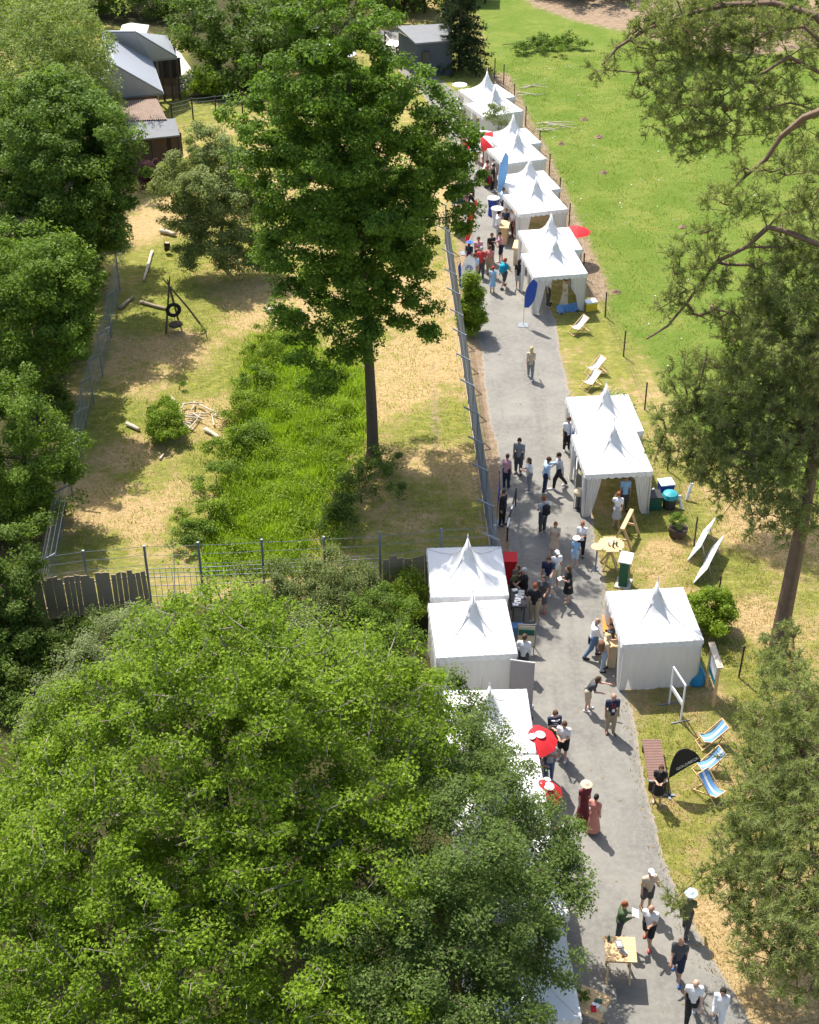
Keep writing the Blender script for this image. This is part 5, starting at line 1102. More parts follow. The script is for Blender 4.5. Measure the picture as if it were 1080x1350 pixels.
for i, (x, y, m_, lab) in enumerate(((665, 318, 'wood_new', 'upright wooden counter beside the open upper tent'), (682, 345, 'cream', 'cream wooden counter at the side of the front upper tent'), (608, 160, 'cream', 'cream counter beside the second farthest tent'), (612, 190, 'wood_new', 'wooden counter beside the dark-haired visitor at the far tents'), (641, 215, 'red', 'red counter below the striped parasol'), (643, 240, 'red', 'second red counter below the striped parasol'))):
    g = G(x, y); t = empty('counter', g, R(80), lab, 'counter'); MB().box((0, 0, .5), (1.0, .35, 1.0)).build('body', M[m_], t); MB().box((0, 0, 1.02), (1.1, .5, .05)).build('top', M['wood_new'] if i < 2 else M['whitecloth'], t)
for i, (x, y, lab) in enumerate(((639, 205, 'white oval tray table under the striped parasol'), (606, 130, 'white leaning board beside the farthest tent'))):
    g = G(x, y); t = empty('oval_table', g, 0, lab, 'table'); MB().lathe([(.5, .95), (.52, .98), (.5, 1.0)], 18).build('top', M['white'], t); MB().tube([(0, 0, 0), (0, 0, .95)], .04, 8).build('stem', M['alu'], t); MB().lathe([(.3, 0), (.25, .04)], 14).build('foot', M['alu'], t)
g = G(604, 276); t = empty('notice_board', g, R(-4), 'dark blue notice board at the far end of the mesh fence', 'sign'); MB().box((0, 0, .95), (.75, .04, 1.2)).build('panel', M['blue'], t); MB().box((0, -.024, 1.1), (.55, .006, .5)).build('print', M['lblue'], t)
for x in (-.3, .3): MB().box((x, .05, .5), (.05, .05, 1.0)).build('leg', M['galv'], t)
g = G(601, 305); t = empty('pink_screen', g, R(86), 'pale pink screen leaning along the mesh fence', 'screen'); MB().box((0, 0, .95), (1.5, .03, 1.5)).build('panel', mat('pink_sheet', (.6, .42, .45), .7, .08), t)
for x in (-.6, .6): MB().box((x, 0, .1), (.06, .5, .05)).build('foot', M['galv'], t)

# ================================================================ logs, branches, tyre swing in the enclosure
def log(label, a, b, r, cat='log', mt=None, name='log'):
    a, b = Vector(a), Vector(b); t = empty(name, a, 0, label, cat); d = b - a; n = 7
    pts = [d * i / (n - 1) + Vector((random.uniform(-1, 1) * r * .18, random.uniform(-1, 1) * r * .18, r)) for i in range(n)]
    rs_ = [r * random.uniform(.85, 1.1) * (1 - .25 * i / n) for i in range(n)]
    MB().tube(pts, rs_, 9).build('bark_body', mt or M['log'], t, smooth=True); e = d.normalized(); MB().tube([pts[-1], pts[-1] + e * .012], rs_[-1] * .9, 9).build('cut_end', M['wood_new'], t); return t
log('thick short pale log in the middle of the far dry grass', G(212, 307), G(231, 312), .15)
log('long bleached trunk lying beside the shadow edge', G(201, 333), G(190, 372), .09)
log('bleached log at the near side of the branch heap', G(271, 568), G(290, 580), .11)
log('small pale log left of the round green bush', G(167, 561), G(184, 569), .11)
log('short pale stick on the worn straw', G(211, 607), G(216, 600), .06)
log('weathered beam lying under the tyre swing', G(186, 400), G(222, 410), .10, mt=M['wood_grey'])
log('second weathered beam in the shade left of the swing', G(158, 408), G(176, 393), .10, mt=M['wood_grey'])
log('pale beam glimpsed under the lowest boughs of the central oak', G(352, 412), G(400, 416), .15)
g = G(221, 334); log('dark tree stump near the thick short log', g, (g.x + .05, g.y, .45), .2, 'stump', M['wood_dark'], 'tree_stump')
heap = empty('branch_heap', G(255, 548), 0, 'heap of bleached dead branches beside the round green bush', 'branches')
for i in range(16):
    a = random.uniform(0, 6.28); c = Vector((random.uniform(-1.1, 1.1), random.uniform(-1.0, 1.0), random.uniform(.04, .2))); L = random.uniform(.6, 1.6); d = Vector((math.cos(a), math.sin(a), random.uniform(-.05, .12)))
    MB().tube([c - d * L / 2 + Vector((0, 0, .03)), c + Vector((random.uniform(-.1, .1), random.uniform(-.1, .1), .05)), c + d * L / 2 + Vector((0, 0, .06))], [.045, .035, .015], 6).build('branch', M['log'], heap)
g = G(219, 440); sw = empty('tyre_swing', g, 0, 'pole tripod with hanging tyre in the enclosure', 'swing'); apex = Vector((.35, .3, 2.5))
for e in ((0, 0, 0), (2.0, .2, 0), (.4, 1.6, 0)):
    e = Vector(e); MB().tube([e, apex * .5 + e * .5 + Vector((0, .05, .05)), apex, apex + (apex - e).normalized() * .5], [.055, .05, .045, .03], 8).build('pole', M['bark'], sw)
MB().tube([apex, (.45, .25, 1.5)], .015, 5).build('rope', M['wood_dark'], sw); MB().tube([(.45, .25, .9), (.5, .2, .45)], .015, 5).build('rope', M['wood_dark'], sw)
ty = MB(); nn_, mm_ = 20, 8; v, f = [], []
for i in range(nn_):
    a = 2 * math.pi * i / nn_
    for j in range(mm_): b = 2 * math.pi * j / mm_; q = .30 + .10 * math.cos(b); v.append((q * math.cos(a), .09 * math.sin(b), q * math.sin(a)))
for i in range(nn_):
    for j in range(mm_): f.append((i * mm_ + j, ((i + 1) % nn_) * mm_ + j, ((i + 1) % nn_) * mm_ + (j + 1) % mm_, i * mm_ + (j + 1) % mm_))
ty.add(v, f).build('tyre', M['rubber'], sw, (.45, .25, 1.2), (0, 0, .3), True); MB().lathe([(.34, -.03), (.36, .0), (.34, .04)], 14).build('swing_seat', M['wood_dark'], sw, (.5, .2, .42))
shrub('weed_tuft', GL((272, 437, .3, .35),), M['lf_bright'], 'green weed tuft at the foot of the slanting swing pole', leaf=.08)
# brushwood on the meadow
for (x, y, w_, n_, lab, mt) in ((722, 60, 2.4, 26, 'heap of green brushwood on the upper meadow', 'wood_dark'), (738, 168, 1.1, 9, 'scattered pale sticks beside the second upper tent pair', 'log'), (700, 120, .7, 6, 'pale sticks behind the farthest tents', 'log')):
    t = empty('brushwood', G(x, y), 0, lab, 'branches')
    for i in range(n_):
        a = random.uniform(-.7, .7); c = Vector((random.uniform(-w_, w_), random.uniform(-1, 1), random.uniform(.03, .25))); d = Vector((math.cos(a), math.sin(a), random.uniform(-.05, .1))) * random.uniform(.4, 1.2)
        MB().tube([c - d, c, c + d], [.03, .025, .01], 5).build('stick', M[mt], t)
shrub('brushwood_leaves', GL((685, 66, .2, .8), (705, 62, .3, .9), (725, 58, .35, 1.0), (748, 56, .3, .9), (768, 62, .2, .7), (735, 70, .2, .7)), M['lf_left'], 'wilting foliage on the heap of brushwood', leaf=.14, per=40, spacing=.5)
for i, (x, y, r_, lab) in enumerate(((790, 181, .26, 'brown molehill in the upper middle of the meadow'), (796, 228, .22, 'small dark molehill below the upper brown one'), (770, 158, .22, 'molehill beside the scattered pale sticks'), (812, 385, .22, 'dark molehill beside the lower meadow post'), (740, 190, .2, 'molehill close to the meadow fence'), (900, 300, .2, 'molehill near the pine boughs'))):
    t = empty('molehill', G(x, y), 0, lab, 'molehill', 'molehills on the meadow'); m_ = MB().lathe([(r_ * 1.3, -.01), (r_, .05), (r_ * .6, .13), (r_ * .2, .17), (.01, .175)], 11); m_.v = [(a * random.uniform(.85, 1.2), b * random.uniform(.85, 1.2), c * random.uniform(.8, 1.1)) for a, b, c in m_.v]; m_.build('soil', M['soil'], t)
lv = MB(); rdl, rdr = resample(road_left, 300), resample(road_right, 300)
for _ in range(420):
    i = random.randrange(300); f_ = random.random(); f_ = f_ ** 3 if random.random() < .5 else 1 - f_ ** 3; p_ = rdl[i] * (1 - f_) + rdr[i] * f_; a = random.uniform(0, 6.28); s = random.uniform(.03, .07)
    lv.add([(p_[0] + s * math.cos(a), p_[1] + s * math.sin(a), .012), (p_[0] - s * .5 * math.sin(a), p_[1] + s * .5 * math.cos(a), .03), (p_[0] - s * math.cos(a), p_[1] - s * math.sin(a), .012), (p_[0] + s * .5 * math.sin(a), p_[1] - s * .5 * math.cos(a), .02)], [(0, 1, 2, 3)])
tag(lv.build('fallen_leaves', mat('dry_fallen_leaves', (.28, .2, .08), .9, .4, 3)), 'dry fallen leaves and bits of straw along the road edges', 'leaves', kind='stuff')
fl_ = MB()
mp_ = np.asarray(meadow)
pts = rng.uniform([5, 62], [34, 112], (900, 2)); pts = pts[poly_sd(pts, mp_) > .5][:170]
for x, y in pts: s = random.uniform(.02, .055); fl_.box((x, y, .03), (s * 1.6, s, .03), Matrix.Rotation(random.uniform(0, 3), 3, 'Z'))
tag(fl_.build('feathers', M['white']), 'white feathers and daisies strewn over the meadow', 'feathers', kind='stuff')
# ================================================================ people
def surface_nets(f, org, h):
    s = f < 0; nx, ny, nz = f.shape; cnt = np.zeros((nx - 1, ny - 1, nz - 1)); acc = np.zeros((nx - 1, ny - 1, nz - 1, 3))
    C = [(a, b, c) for a in (0, 1) for b in (0, 1) for c in (0, 1)]; sl = lambda o: tuple(slice(o[i], o[i] + (nx, ny, nz)[i] - 1) for i in range(3))
    for p in C:
        for ax in range(3):
            if p[ax]: continue
            q = list(p); q[ax] = 1; fa, fb_ = f[sl(p)], f[sl(q)]; m = (fa < 0) != (fb_ < 0)
            t = np.where(m, fa / np.where(m, fa - fb_, 1), 0)
            for i in range(3): acc[..., i] += np.where(m, p[i] + (t if i == ax else 0), 0)
            cnt += m
    on = cnt > 0; idx = -np.ones(cnt.shape, int); idx[on] = np.arange(on.sum()); w = np.argwhere(on)
    v = org + h * (w + acc[on] / cnt[on][:, None]); F_ = []
    for ax in range(3):
        o1, o2 = (ax + 1) % 3, (ax + 2) % 3; a = [slice(None)] * 3; b = [slice(None)] * 3; a[ax] = slice(0, -1); b[ax] = slice(1, None)
        m = s[tuple(a)] != s[tuple(b)]; e = np.argwhere(m); e = e[(e[:, o1] > 0) & (e[:, o2] > 0) & (e[:, o1] < f.shape[o1] - 1) & (e[:, o2] < f.shape[o2] - 1)]
        d1 = np.zeros(3, int); d1[o1] = 1; d2 = np.zeros(3, int); d2[o2] = 1; g = lambda q: idx[q[:, 0], q[:, 1], q[:, 2]]
        quad_ = np.stack([g(e - d1 - d2), g(e - d2), g(e), g(e - d1)], 1); inside = s[e[:, 0], e[:, 1], e[:, 2]]
        quad_[~inside] = quad_[~inside][:, ::-1]; F_.append(quad_)
    return v, np.concatenate(F_)
def sd_caps(Pn, a, b, ra, rb):
    a, b = np.asarray(a, float), np.asarray(b, float); e = b - a; t = np.clip(((Pn - a) @ e) / (e @ e + 1e-9), 0, 1)
    return np.linalg.norm(Pn - a - t[..., None] * e, axis=-1) - (ra + (rb - ra) * t)
def sd_ell(Pn, c, r):
    r = np.asarray(r, float); q = (Pn - np.asarray(c)) / r; k = np.linalg.norm(q, axis=-1); return (k - 1) * r.min() * .5 + (k - 1) * r.mean() * .5
def blob(parts, k=.03, h=.022, cut=None):
    lo = np.min([np.minimum(np.asarray(p[1]) - np.max(p[3:]) if p[0] == 'c' else np.asarray(p[1]) - np.asarray(p[2]), np.asarray(p[2]) - np.max(p[3:]) if p[0] == 'c' else np.asarray(p[1]) - np.asarray(p[2])) for p in parts], 0) - .06
    hi = np.max([np.maximum(np.asarray(p[1]) + np.max(p[3:]) if p[0] == 'c' else np.asarray(p[1]) + np.asarray(p[2]), np.asarray(p[2]) + np.max(p[3:]) if p[0] == 'c' else np.asarray(p[1]) + np.asarray(p[2])) for p in parts], 0) + .06
    g = [np.arange(lo[i], hi[i] + h, h) for i in range(3)]; Pn = np.stack(np.meshgrid(*g, indexing='ij'), -1); f = None
    for p in parts:
        d = sd_caps(Pn, *p[1:]) if p[0] == 'c' else sd_ell(Pn, p[1], p[2])
        if f is None: f = d
        else:
            q = np.clip(.5 + .5 * (f - d) / k, 0, 1); f = f * (1 - q) + d * q - k * q * (1 - q)
    if cut is not None: f = np.maximum(f, cut(Pn))
    return surface_nets(f, lo, h)
def rotx(v, piv, a):
    v = np.asarray(v, float) - piv; c, s = math.cos(a), math.sin(a); return np.array([v[0], c * v[1] - s * v[2], s * v[1] + c * v[2]]) + piv
ARMS = {'down': ((.13, .04, -1), (.04, -.2, -1)), 'swing_f': ((.06, -.42, -1), (-.02, -.75, -.75)), 'swing_b': ((.10, .38, -1), (.0, .10, -1)), 'phone': ((.05, -.25, -1), (-.42, -1, .35)), 'hold': ((.12, -.2, -1), (-.15, -1, -.1)), 'hip': ((.55, .25, -1), (-.8, -.35, -.35)), 'face': ((.15, -.6, -.8), (-.3, -.35, 1)), 'reach': ((.1, -.9, -.45), (-.1, -1, .1)), 'cross': ((.1, -.3, -1), (-1, -.5, .15)), 'bag': ((.16, .0, -1), (.04, -.05, -1))}
POSES = {  # (left thigh, left shin, right thigh, right shin, left arm, right arm, lean)
    'stand': (2, 0, -3, -4, 'down', 'down', 2), 'walk': (24, 4, -14, -34, 'swing_b', 'swing_f', 4), 'walk_mirror': (-14, -34, 24, 4, 'swing_f', 'swing_b', 4), 'phone': (3, 0, -4, -5, 'phone', 'phone', 5), 'phone_walk': (20, 2, -12, -30, 'phone', 'swing_b', 6),
    'hold': (2, -2, 5, 0, 'hold', 'down', 3), 'hip': (4, 0, -6, -8, 'hip', 'down', 0), 'face': (2, 0, -4, -6, 'face', 'down', 4), 'reach': (8, 0, -6, -8, 'reach', 'down', 8), 'cross': (3, 0, -3, -5, 'cross', 'cross', 0), 'lean': (10, 2, 2, -6, 'reach', 'hold', 30), 'bag_walk': (22, 2, -12, -30, 'bag', 'swing_f', 4)}
JC = {}
def joints(pose):
    if pose in JC: return JC[pose]
    tl, sl_, tr_, sr, al, ar, lean = POSES[pose]; J = {}
    for s, t, h_ in ((1, tl, sl_), (-1, tr_, sr)):
        hip = np.array([s * .088, 0, .93]); t, h_ = R(t), R(h_); kn = hip + .43 * np.array([s * .02, -math.sin(t), -math.cos(t)]); an = kn + .42 * np.array([s * .01, -math.sin(h_), -math.cos(h_)])
        J['hip', s], J['knee', s], J['ankle', s], J['toe', s] = hip, kn, an, an + np.array([s * .02, -.15, -.045 + .1 * math.sin(h_)])
    dz = .085 - min(J['ankle', 1][2], J['ankle', -1][2])
    for k_ in list(J): J[k_] = J[k_] + np.array([0, 0, dz])
    pv = np.array([0, 0, .95 + dz]); a = R(lean); up = lambda v: rotx(np.asarray(v, float) + np.array([0, 0, dz]), pv, a)
    J['pelvis'], J['waist'], J['chest'], J['neck'], J['head'] = pv, up((0, 0, 1.12)), up((0, .005, 1.30)), up((0, .01, 1.47)), up((0, -.02, 1.635))
    for s, nm in ((1, al), (-1, ar)):
        u, f_ = [np.array([s * q[0], q[1], q[2]], float) for q in ARMS[nm]]; sh = up((s * .163, .01, 1.395)); el = sh + .285 * u / np.linalg.norm(u); wr_ = el + .25 * f_ / np.linalg.norm(f_)
        J['shoulder', s], J['elbow', s], J['wrist', s], J['fdir', s] = sh, el, wr_, f_ / np.linalg.norm(f_)
    JC[pose] = J; return J
PM = {}
def piece(pose, what, build):
    key = (pose, what, build)
    if key in PM: return PM[key]
    J = joints(pose); S = (1, -1); fem = build == 'f'; sw_, hw = (.155, .165) if fem else (.185, .145); c = lambda a, b, ra, rb: ('c', a, b, ra, rb); e = lambda p, r: ('e', p, r); hd = J['head']; parts = []; cut = None; k = .035
    torso = lambda i: [c(J['chest'] + [-.09, 0, .0], J['chest'] + [.09, 0, .0], .105 + i, .105 + i), c(J['chest'], J['waist'], .12 + i, .105 + i), c(J['waist'], J['pelvis'], .11 + i, .12 + i), c(J['pelvis'] + [-.06, 0, -.02], J['pelvis'] + [.06, 0, -.02], .105 + i + (.012 if fem else 0), .105 + i + (.012 if fem else 0)), c(J['shoulder', 1], J['shoulder', -1], .055 + i, .055 + i)] + ([c(J['chest'] + [-.06, -.085, -.02], J['chest'] + [.06, -.085, -.02], .055 + i, .055 + i)] if fem else [])
    arm = lambda i, f0, f1: sum([[c(J['shoulder', s], J['shoulder', s] + (J['elbow', s] - J['shoulder', s]) * min(1, f0), .052 + i, .043 + i)] + ([c(J['elbow', s], J['elbow', s] + (J['wrist', s] - J['elbow', s]) * f1, .040 + i, .029 + i)] if f1 else []) for s in S], [])
    leg = lambda i, f0, f1: sum([[c(J['hip', s], J['hip', s] + (J['knee', s] - J['hip', s]) * f0, .088 + i, .062 + i)] + ([c(J['knee', s], J['knee', s] + (J['ankle', s] - J['knee', s]) * f1, .058 + i, .036 + i)] if f1 else []) for s in S], [])
    if what == 'body':
        parts = [e(hd, (.078, .098, .118)), e(hd + [0, -.02, -.065], (.056, .07, .06)), c(hd + [0, -.098, -.008], hd + [0, -.108, -.025], .014, .017)] + [e(hd + [s * .08, .01, -.01], (.015, .026, .034)) for s in S] + [c(J['neck'], hd + [0, .015, -.07], .055, .05)] + torso(0) + arm(0, 1, 1) + leg(0, 1, 1) + [c(J['ankle', s], J['toe', s], .04, .034) for s in S] + [c(J['wrist', s], J['wrist', s] + J['fdir', s] * .075, .027, .033) for s in S]; k = .022
    elif what == 'tshirt': parts = torso(.016) + arm(.012, .72, 0)
    elif what == 'vest': parts = torso(.014)
    elif what == 'shirt': parts = torso(.018) + arm(.016, 1, .92)
    elif what == 'trousers': parts = leg(.022, 1, .97) + [c(J['pelvis'] + [-.06, 0, 0], J['pelvis'] + [.06, 0, 0], .128, .128)]
    elif what == 'shorts': parts = leg(.032, .92, 0) + [c(J['pelvis'] + [-.06, 0, 0], J['pelvis'] + [.06, 0, 0], .128, .128)]
    elif what in ('skirt', 'dress', 'long_dress'):
        md = (J['knee', 1] + J['knee', -1]) / 2; z = {'skirt': 1.0, 'dress': 1.0, 'long_dress': 1.75}[what]; bt = J['pelvis'] + (md - J['pelvis']) * z; parts = [c(J['pelvis'] + [0, 0, .05], bt, .13, .17 + .045 * z), c(J['waist'], J['pelvis'], .125, .15)] + ([] if what == 'skirt' else torso(.016) + arm(.018, .45, 0)); zb = bt[2] - .03; cut = lambda Q, zb=zb: zb - Q[..., 2]
    elif what[:4] == 'shoe': s = 1 if what[-1] == 'l' else -1; parts = [c(J['ankle', s] + [0, .03, -.035], J['toe', s], .05, .044)]
    elif what == 'short_hair': parts = [e(hd + [0, .012, .018], (.09, .108, .122))]; cut = lambda Q: np.maximum(-(Q[..., 2] - hd[2] + .07 - np.clip((hd[1] - .02 - Q[..., 1]) * 1.6, -.05, .14)), -.5)
    elif what == 'long_hair': parts = [e(hd + [0, .015, .018], (.096, .115, .124)), c(hd + [0, .06, .0], hd + [0, .095, -.28], .085, .06)]; cut = lambda Q: -(Q[..., 2] - hd[2] + .35 - np.clip((hd[1] - .0 - Q[..., 1]) * 6, -.05, .42))
    elif what == 'bun': parts = [e(hd + [0, .012, .018], (.09, .108, .122)), e(hd + [0, .10, .08], (.05, .05, .05))]; cut = lambda Q: -(Q[..., 2] - hd[2] + .07 - np.clip((hd[1] - .02 - Q[..., 1]) * 1.6, -.05, .14))
    elif what == 'cap': parts = [e(hd + [0, .005, .045], (.095, .11, .095)), c(hd + [-.04, -.12, .05], hd + [.04, -.12, .05], .035, .035)]; cut = lambda Q: np.maximum(-(Q[..., 2] - hd[2] - .035), np.where(Q[..., 1] < hd[1] - .1, Q[..., 2] - hd[2] - .065, -1))
    elif what == 'bald': parts = [e(hd + [0, .05, -.03], (.084, .07, .07))]; cut = lambda Q: -(Q[..., 1] - hd[1])
    elif what == 'hat': parts = [e(hd + [0, .0, .05], (.095, .11, .105))] + [c(hd + [.17 * math.cos(a), .18 * math.sin(a), .05], hd + [.17 * math.cos(a + .524), .18 * math.sin(a + .524), .05], .035, .035) for a in np.arange(0, 6.28, .524)] + [c(hd + [.12 * math.cos(a), .13 * math.sin(a), .05], hd + [.12 * math.cos(a + .785), .13 * math.sin(a + .785), .05], .035, .035) for a in np.arange(0, 6.28, .785)]; cut = lambda Q: np.maximum(-(Q[..., 2] - hd[2] - .038), np.where(np.hypot(Q[..., 0] - hd[0], Q[..., 1] - hd[1]) > .115, Q[..., 2] - hd[2] - .075, -1))
    elif what == 'backpack': parts = [c(J['chest'] + [-.05, .2, .05], J['chest'] + [.05, .2, .05], .11, .11), c(J['waist'] + [-.06, .21, .0], J['waist'] + [.06, .21, .0], .12, .12), c(J['chest'] + [0, .2, .05], J['waist'] + [0, .21, 0], .13, .14), c(J['shoulder', 1] + [-.06, 0, .04], J['chest'] + [.1, -.11, -.05], .022, .022), c(J['shoulder', -1] + [.06, 0, .04], J['chest'] + [-.1, -.11, -.05], .022, .022)]
    v, f = blob(parts, k, .029 if what not in ('body', 'short_hair', 'bald', 'cap', 'hat') else .0235, cut)
    if what == 'body':
        mb = MB()
        for s in S:
            w_, d = J['wrist', s], J['fdir', s]; lat = np.cross(d, [0, 0, 1.0]) if abs(d[2]) < .8 else np.array([0, 1.0, 0]); lat = lat / np.linalg.norm(lat); nr_ = np.cross(d, lat)
            for q, L in zip((-.026, -.009, .009, .025), (.066, .078, .074, .058)):
                b0_ = w_ + d * .085 + lat * q; b1 = b0_ + d * L * .5 + nr_ * .006; b2 = b1 + d * L * .38 + nr_ * .022; mb.tube([b0_, b1, b2], [.0095, .0085, .006], 5)
            t0 = w_ + d * .03 + lat * .028; t1 = t0 + d * .03 + lat * .024; mb.tube([t0, t1, t1 + d * .03 + lat * .004 + nr_ * .01], [.012, .010, .007], 5)
        n0 = len(v); v = np.concatenate([v, np.array(mb.v)]); tri = [q for q in mb.f if len(q) == 4]; f = np.concatenate([f, np.array(tri) + n0])
    me = np_mesh(what, v, f); me.polygons.foreach_set('use_smooth', np.ones(len(f), bool)); PM[key] = me; return me
CM = {}
COL = {'white': (.74, .74, .75), 'black': (.018, .018, .02), 'navy': (.02, .028, .06), 'grey': (.22, .23, .24), 'lgrey': (.42, .43, .45), 'dgrey': (.07, .075, .08), 'khaki': (.36, .29, .19), 'beige': (.52, .42, .31), 'cream': (.62, .54, .40), 'red': (.55, .05, .05), 'maroon': (.16, .03, .04), 'pink': (.58, .30, .32), 'salmon': (.55, .22, .18), 'blue': (.05, .16, .42), 'lblue': (.28, .48, .70), 'sky': (.45, .58, .72), 'teal': (.02, .28, .42), 'jeans': (.10, .16, .27), 'ljeans': (.26, .35, .46), 'green': (.07, .11, .05), 'olive': (.14, .15, .06), 'brown': (.16, .09, .05), 'hair_d': (.025, .018, .014), 'hair_b': (.09, .05, .028), 'hair_r': (.26, .08, .03), 'blond': (.52, .40, .21), 'hair_g': (.38, .37, .36), 'straw': (.66, .50, .32), 'turq': (.01, .30, .46)}
SKIN = [(.52, .31, .22), (.46, .26, .18), (.58, .36, .27)]
def cm(c):
    if c not in CM: CM[c] = mat('cloth_' + c, COL[c], .8, .12, 12, bump=.15)
    return CM[c]
SK = [mat('skin_tone', c, .5, .06, 10) for c in SKIN]
M['eye'] = mat('eye', (.02, .015, .012), .3, .05); M['lips'] = mat('lips', (.35, .12, .10), .5, .05)
eye_me = MB().lathe([(.001, -.012), (.009, -.006), (.012, 0), (.009, .006), (.001, .012)], 8).mesh('eye', True); mouth_me = MB().box((0, 0, 0), (.045, .012, .012)).mesh('mouth')
def person(label, px, py, face, pose='stand', h=1.75, build='m', top=('tshirt', 'white'), legs=('trousers', 'jeans'), hair=('short_hair', 'hair_b'), shoes='white', hat=None, pack=None, group='visitors at the fair', z=0.0, extra=None):
    g = G(px, py, z); rz = math.atan2(-face[1], face[0]) + math.pi / 2; s = h / 1.755
    t = empty('person', g, rz, label, 'person', group); t.scale = (s * (1.05 if build == 'm' else .98), s * (1.05 if build == 'm' else .98), s); J = joints(pose)
    b = link('body', piece(pose, 'body', build), SK[hash(label) % 3 if False else (len(label) % 3)], t)
    hd = J['head']
    for sx in (-.032, .032): link('eye', eye_me, M['eye'], b, tuple(hd + [sx, -.088, .005]))
    link('mouth', mouth_me, M['lips'], b, tuple(hd + [0, -.088, -.07]))
    names = {'tshirt': 'shirt', 'shirt': 'shirt', 'vest': 'vest', 'dress': 'dress', 'long_dress': 'dress', 'trousers': 'trousers', 'shorts': 'shorts', 'skirt': 'skirt', 'short_hair': 'hair', 'long_hair': 'hair', 'bun': 'hair', 'bald': 'hair'}
    if legs and legs[0] == 'tshirt': legs = ('trousers', legs[1])
    for it in (top, legs, hair):
        if it: link(names[it[0]], piece(pose, it[0], build), cm(it[1]), t)
    if shoes:
        for q in 'lr': link('shoe', piece(pose, 'shoe_' + q, build), cm(shoes), t)
    if hat: link('hat', piece(pose, hat[0], build), cm(hat[1]), t)
    if pack: link('backpack', piece(pose, 'backpack', build), cm(pack), t)
    return t
D, U_, L_, R_ = (0, 1), (0, -1), (-1, 0), (1, 0)
T = lambda c, l='tshirt': (l, c)
def held(name, label, cat, who, pose, parts, s=1):
    J = joints(pose); o = who.matrix_basis @ Vector(J['wrist', s] + J['fdir', s] * .12); t = empty(name, o, who.rotation_euler.z, label, cat)
    for nm, mb, mt in parts: mb.build(nm, mt, t)
# --- lower end of the road
person('man in white cap, beige shirt and dark shorts at the lower road', 851, 1198, (.3, 1), 'face', 1.76, top=T('beige'), legs=T('dgrey', 'shorts'), hair=('short_hair', 'hair_g'), hat=('cap', 'white'), shoes='brown')
person('man in white shirt, black shorts and red shoes behind the bar table', 853, 1244, (-.4, 1), 'phone_walk', 1.78, top=T('white'), legs=T('black', 'shorts'), hair=('bald', 'brown'), shoes='red')
w = person('red-haired person in green jacket reading a white sheet at the bar table', 815, 1240, (1, .1), 'phone', 1.7, 'f', top=T('green', 'shirt'), legs=T('dgrey'), hair=('short_hair', 'hair_r'), shoes='black')
held('paper_sheet', 'white sheet held by the red-haired person', 'paper', w, 'phone', (('sheet', MB().box((0, 0, .02), (.3, .22, .004), Matrix.Rotation(R(25), 3, 'X')), M['white']),))
person('person in pale blue hat half hidden by a pine bough', 903, 1228, (.5, -1), 'walk', 1.7, 'f', top=T('olive', 'shirt'), legs=T('dgrey'), hair=('short_hair', 'hair_g'), hat=('hat', 'sky'), shoes='black')
person('man in grey shirt, navy shorts and blue shoes walking to the camera', 891, 1288, (-.3, 1), 'walk', 1.78, top=T('dgrey'), legs=T('navy', 'shorts'), hair=('bald', 'hair_b'), shoes='blue')
person('man in white shirt and black trousers at the bottom edge', 909, 1344, (-.1, 1), 'walk_mirror', 1.82, top=T('white'), legs=T('black'), hair=('bald', 'hair_b'), shoes='white')
person('dark-haired woman all in white at the bottom edge', 945, 1352, (-.3, 1), 'walk', 1.68, 'f', top=T('white', 'shirt'), legs=T('white'), hair=('long_hair', 'hair_d'), shoes='white')
person('woman in long maroon dress with straw hat on the road', 768, 1081, (.4, 1), 'stand', 1.68, 'f', top=T('maroon', 'long_dress'), legs=None, hair=('long_hair', 'hair_b'), hat=('hat', 'straw'), shoes='brown')
person('woman in pinkish red dress beside the straw hat woman', 781, 1098, (.6, -1), 'hold', 1.66, 'f', top=T('salmon', 'long_dress'), legs=None, hair=('bun', 'hair_d'), shoes='white')
w = person('woman in short black dress standing by the slatted bench', 866, 1058, (-.2, 1), 'phone', 1.7, 'f', top=T('black', 'dress'), legs=None, hair=('long_hair', 'hair_b'), shoes='beige')
w = person('man in navy polo shirt, khaki trousers and lanyard on the open road', 804, 966, (.1, 1), 'stand', 1.8, top=T('navy'), legs=T('khaki'), hair=('bald', 'hair_b'), shoes='brown')
MB().tube([(-.05, -.13, 1.42), (-.02, -.15, 1.2), (.02, -.15, 1.2), (.05, -.13, 1.42)], .008, 5).build('lanyard', cm('red'), w); MB().box((0, -.16, 1.14), (.09, .01, .12)).build('badge', M['white'], w)
person('long-haired woman in dark top and tan shorts bending forward', 773, 936, (1, .2), 'lean', 1.68, 'f', top=T('dgrey'), legs=T('beige', 'shorts'), hair=('long_hair', 'hair_b'), shoes='white')
w = person('man in black and white striped shirt beside the round red parasol', 728, 987, (.2, 1), 'phone', 1.78, top=T('navy'), legs=T('olive', 'shorts'), hair=('short_hair', 'hair_b'), shoes='brown')
for z_ in (1.06, 1.16, 1.26, 1.36): MB().lathe([(.158, 0), (.16, .02), (.158, .04)], 20).build('shirt_stripe', cm('white'), w, (0, -.004 - (z_ - 1) * .09, z_)).scale = (1.12, .84, 1)
person('man in white shirt and black shorts right of the striped shirt man', 741, 1001, (-.3, 1), 'phone', 1.76, top=T('white'), legs=T('black', 'shorts'), hair=('short_hair', 'hair_b'), shoes='white')
person('long-haired woman in grey top and jeans below the round red parasol', 723, 1027, (0, -1), 'stand', 1.7, 'f', top=T('lgrey'), legs=T('jeans'), hair=('long_hair', 'hair_b'), shoes='white')
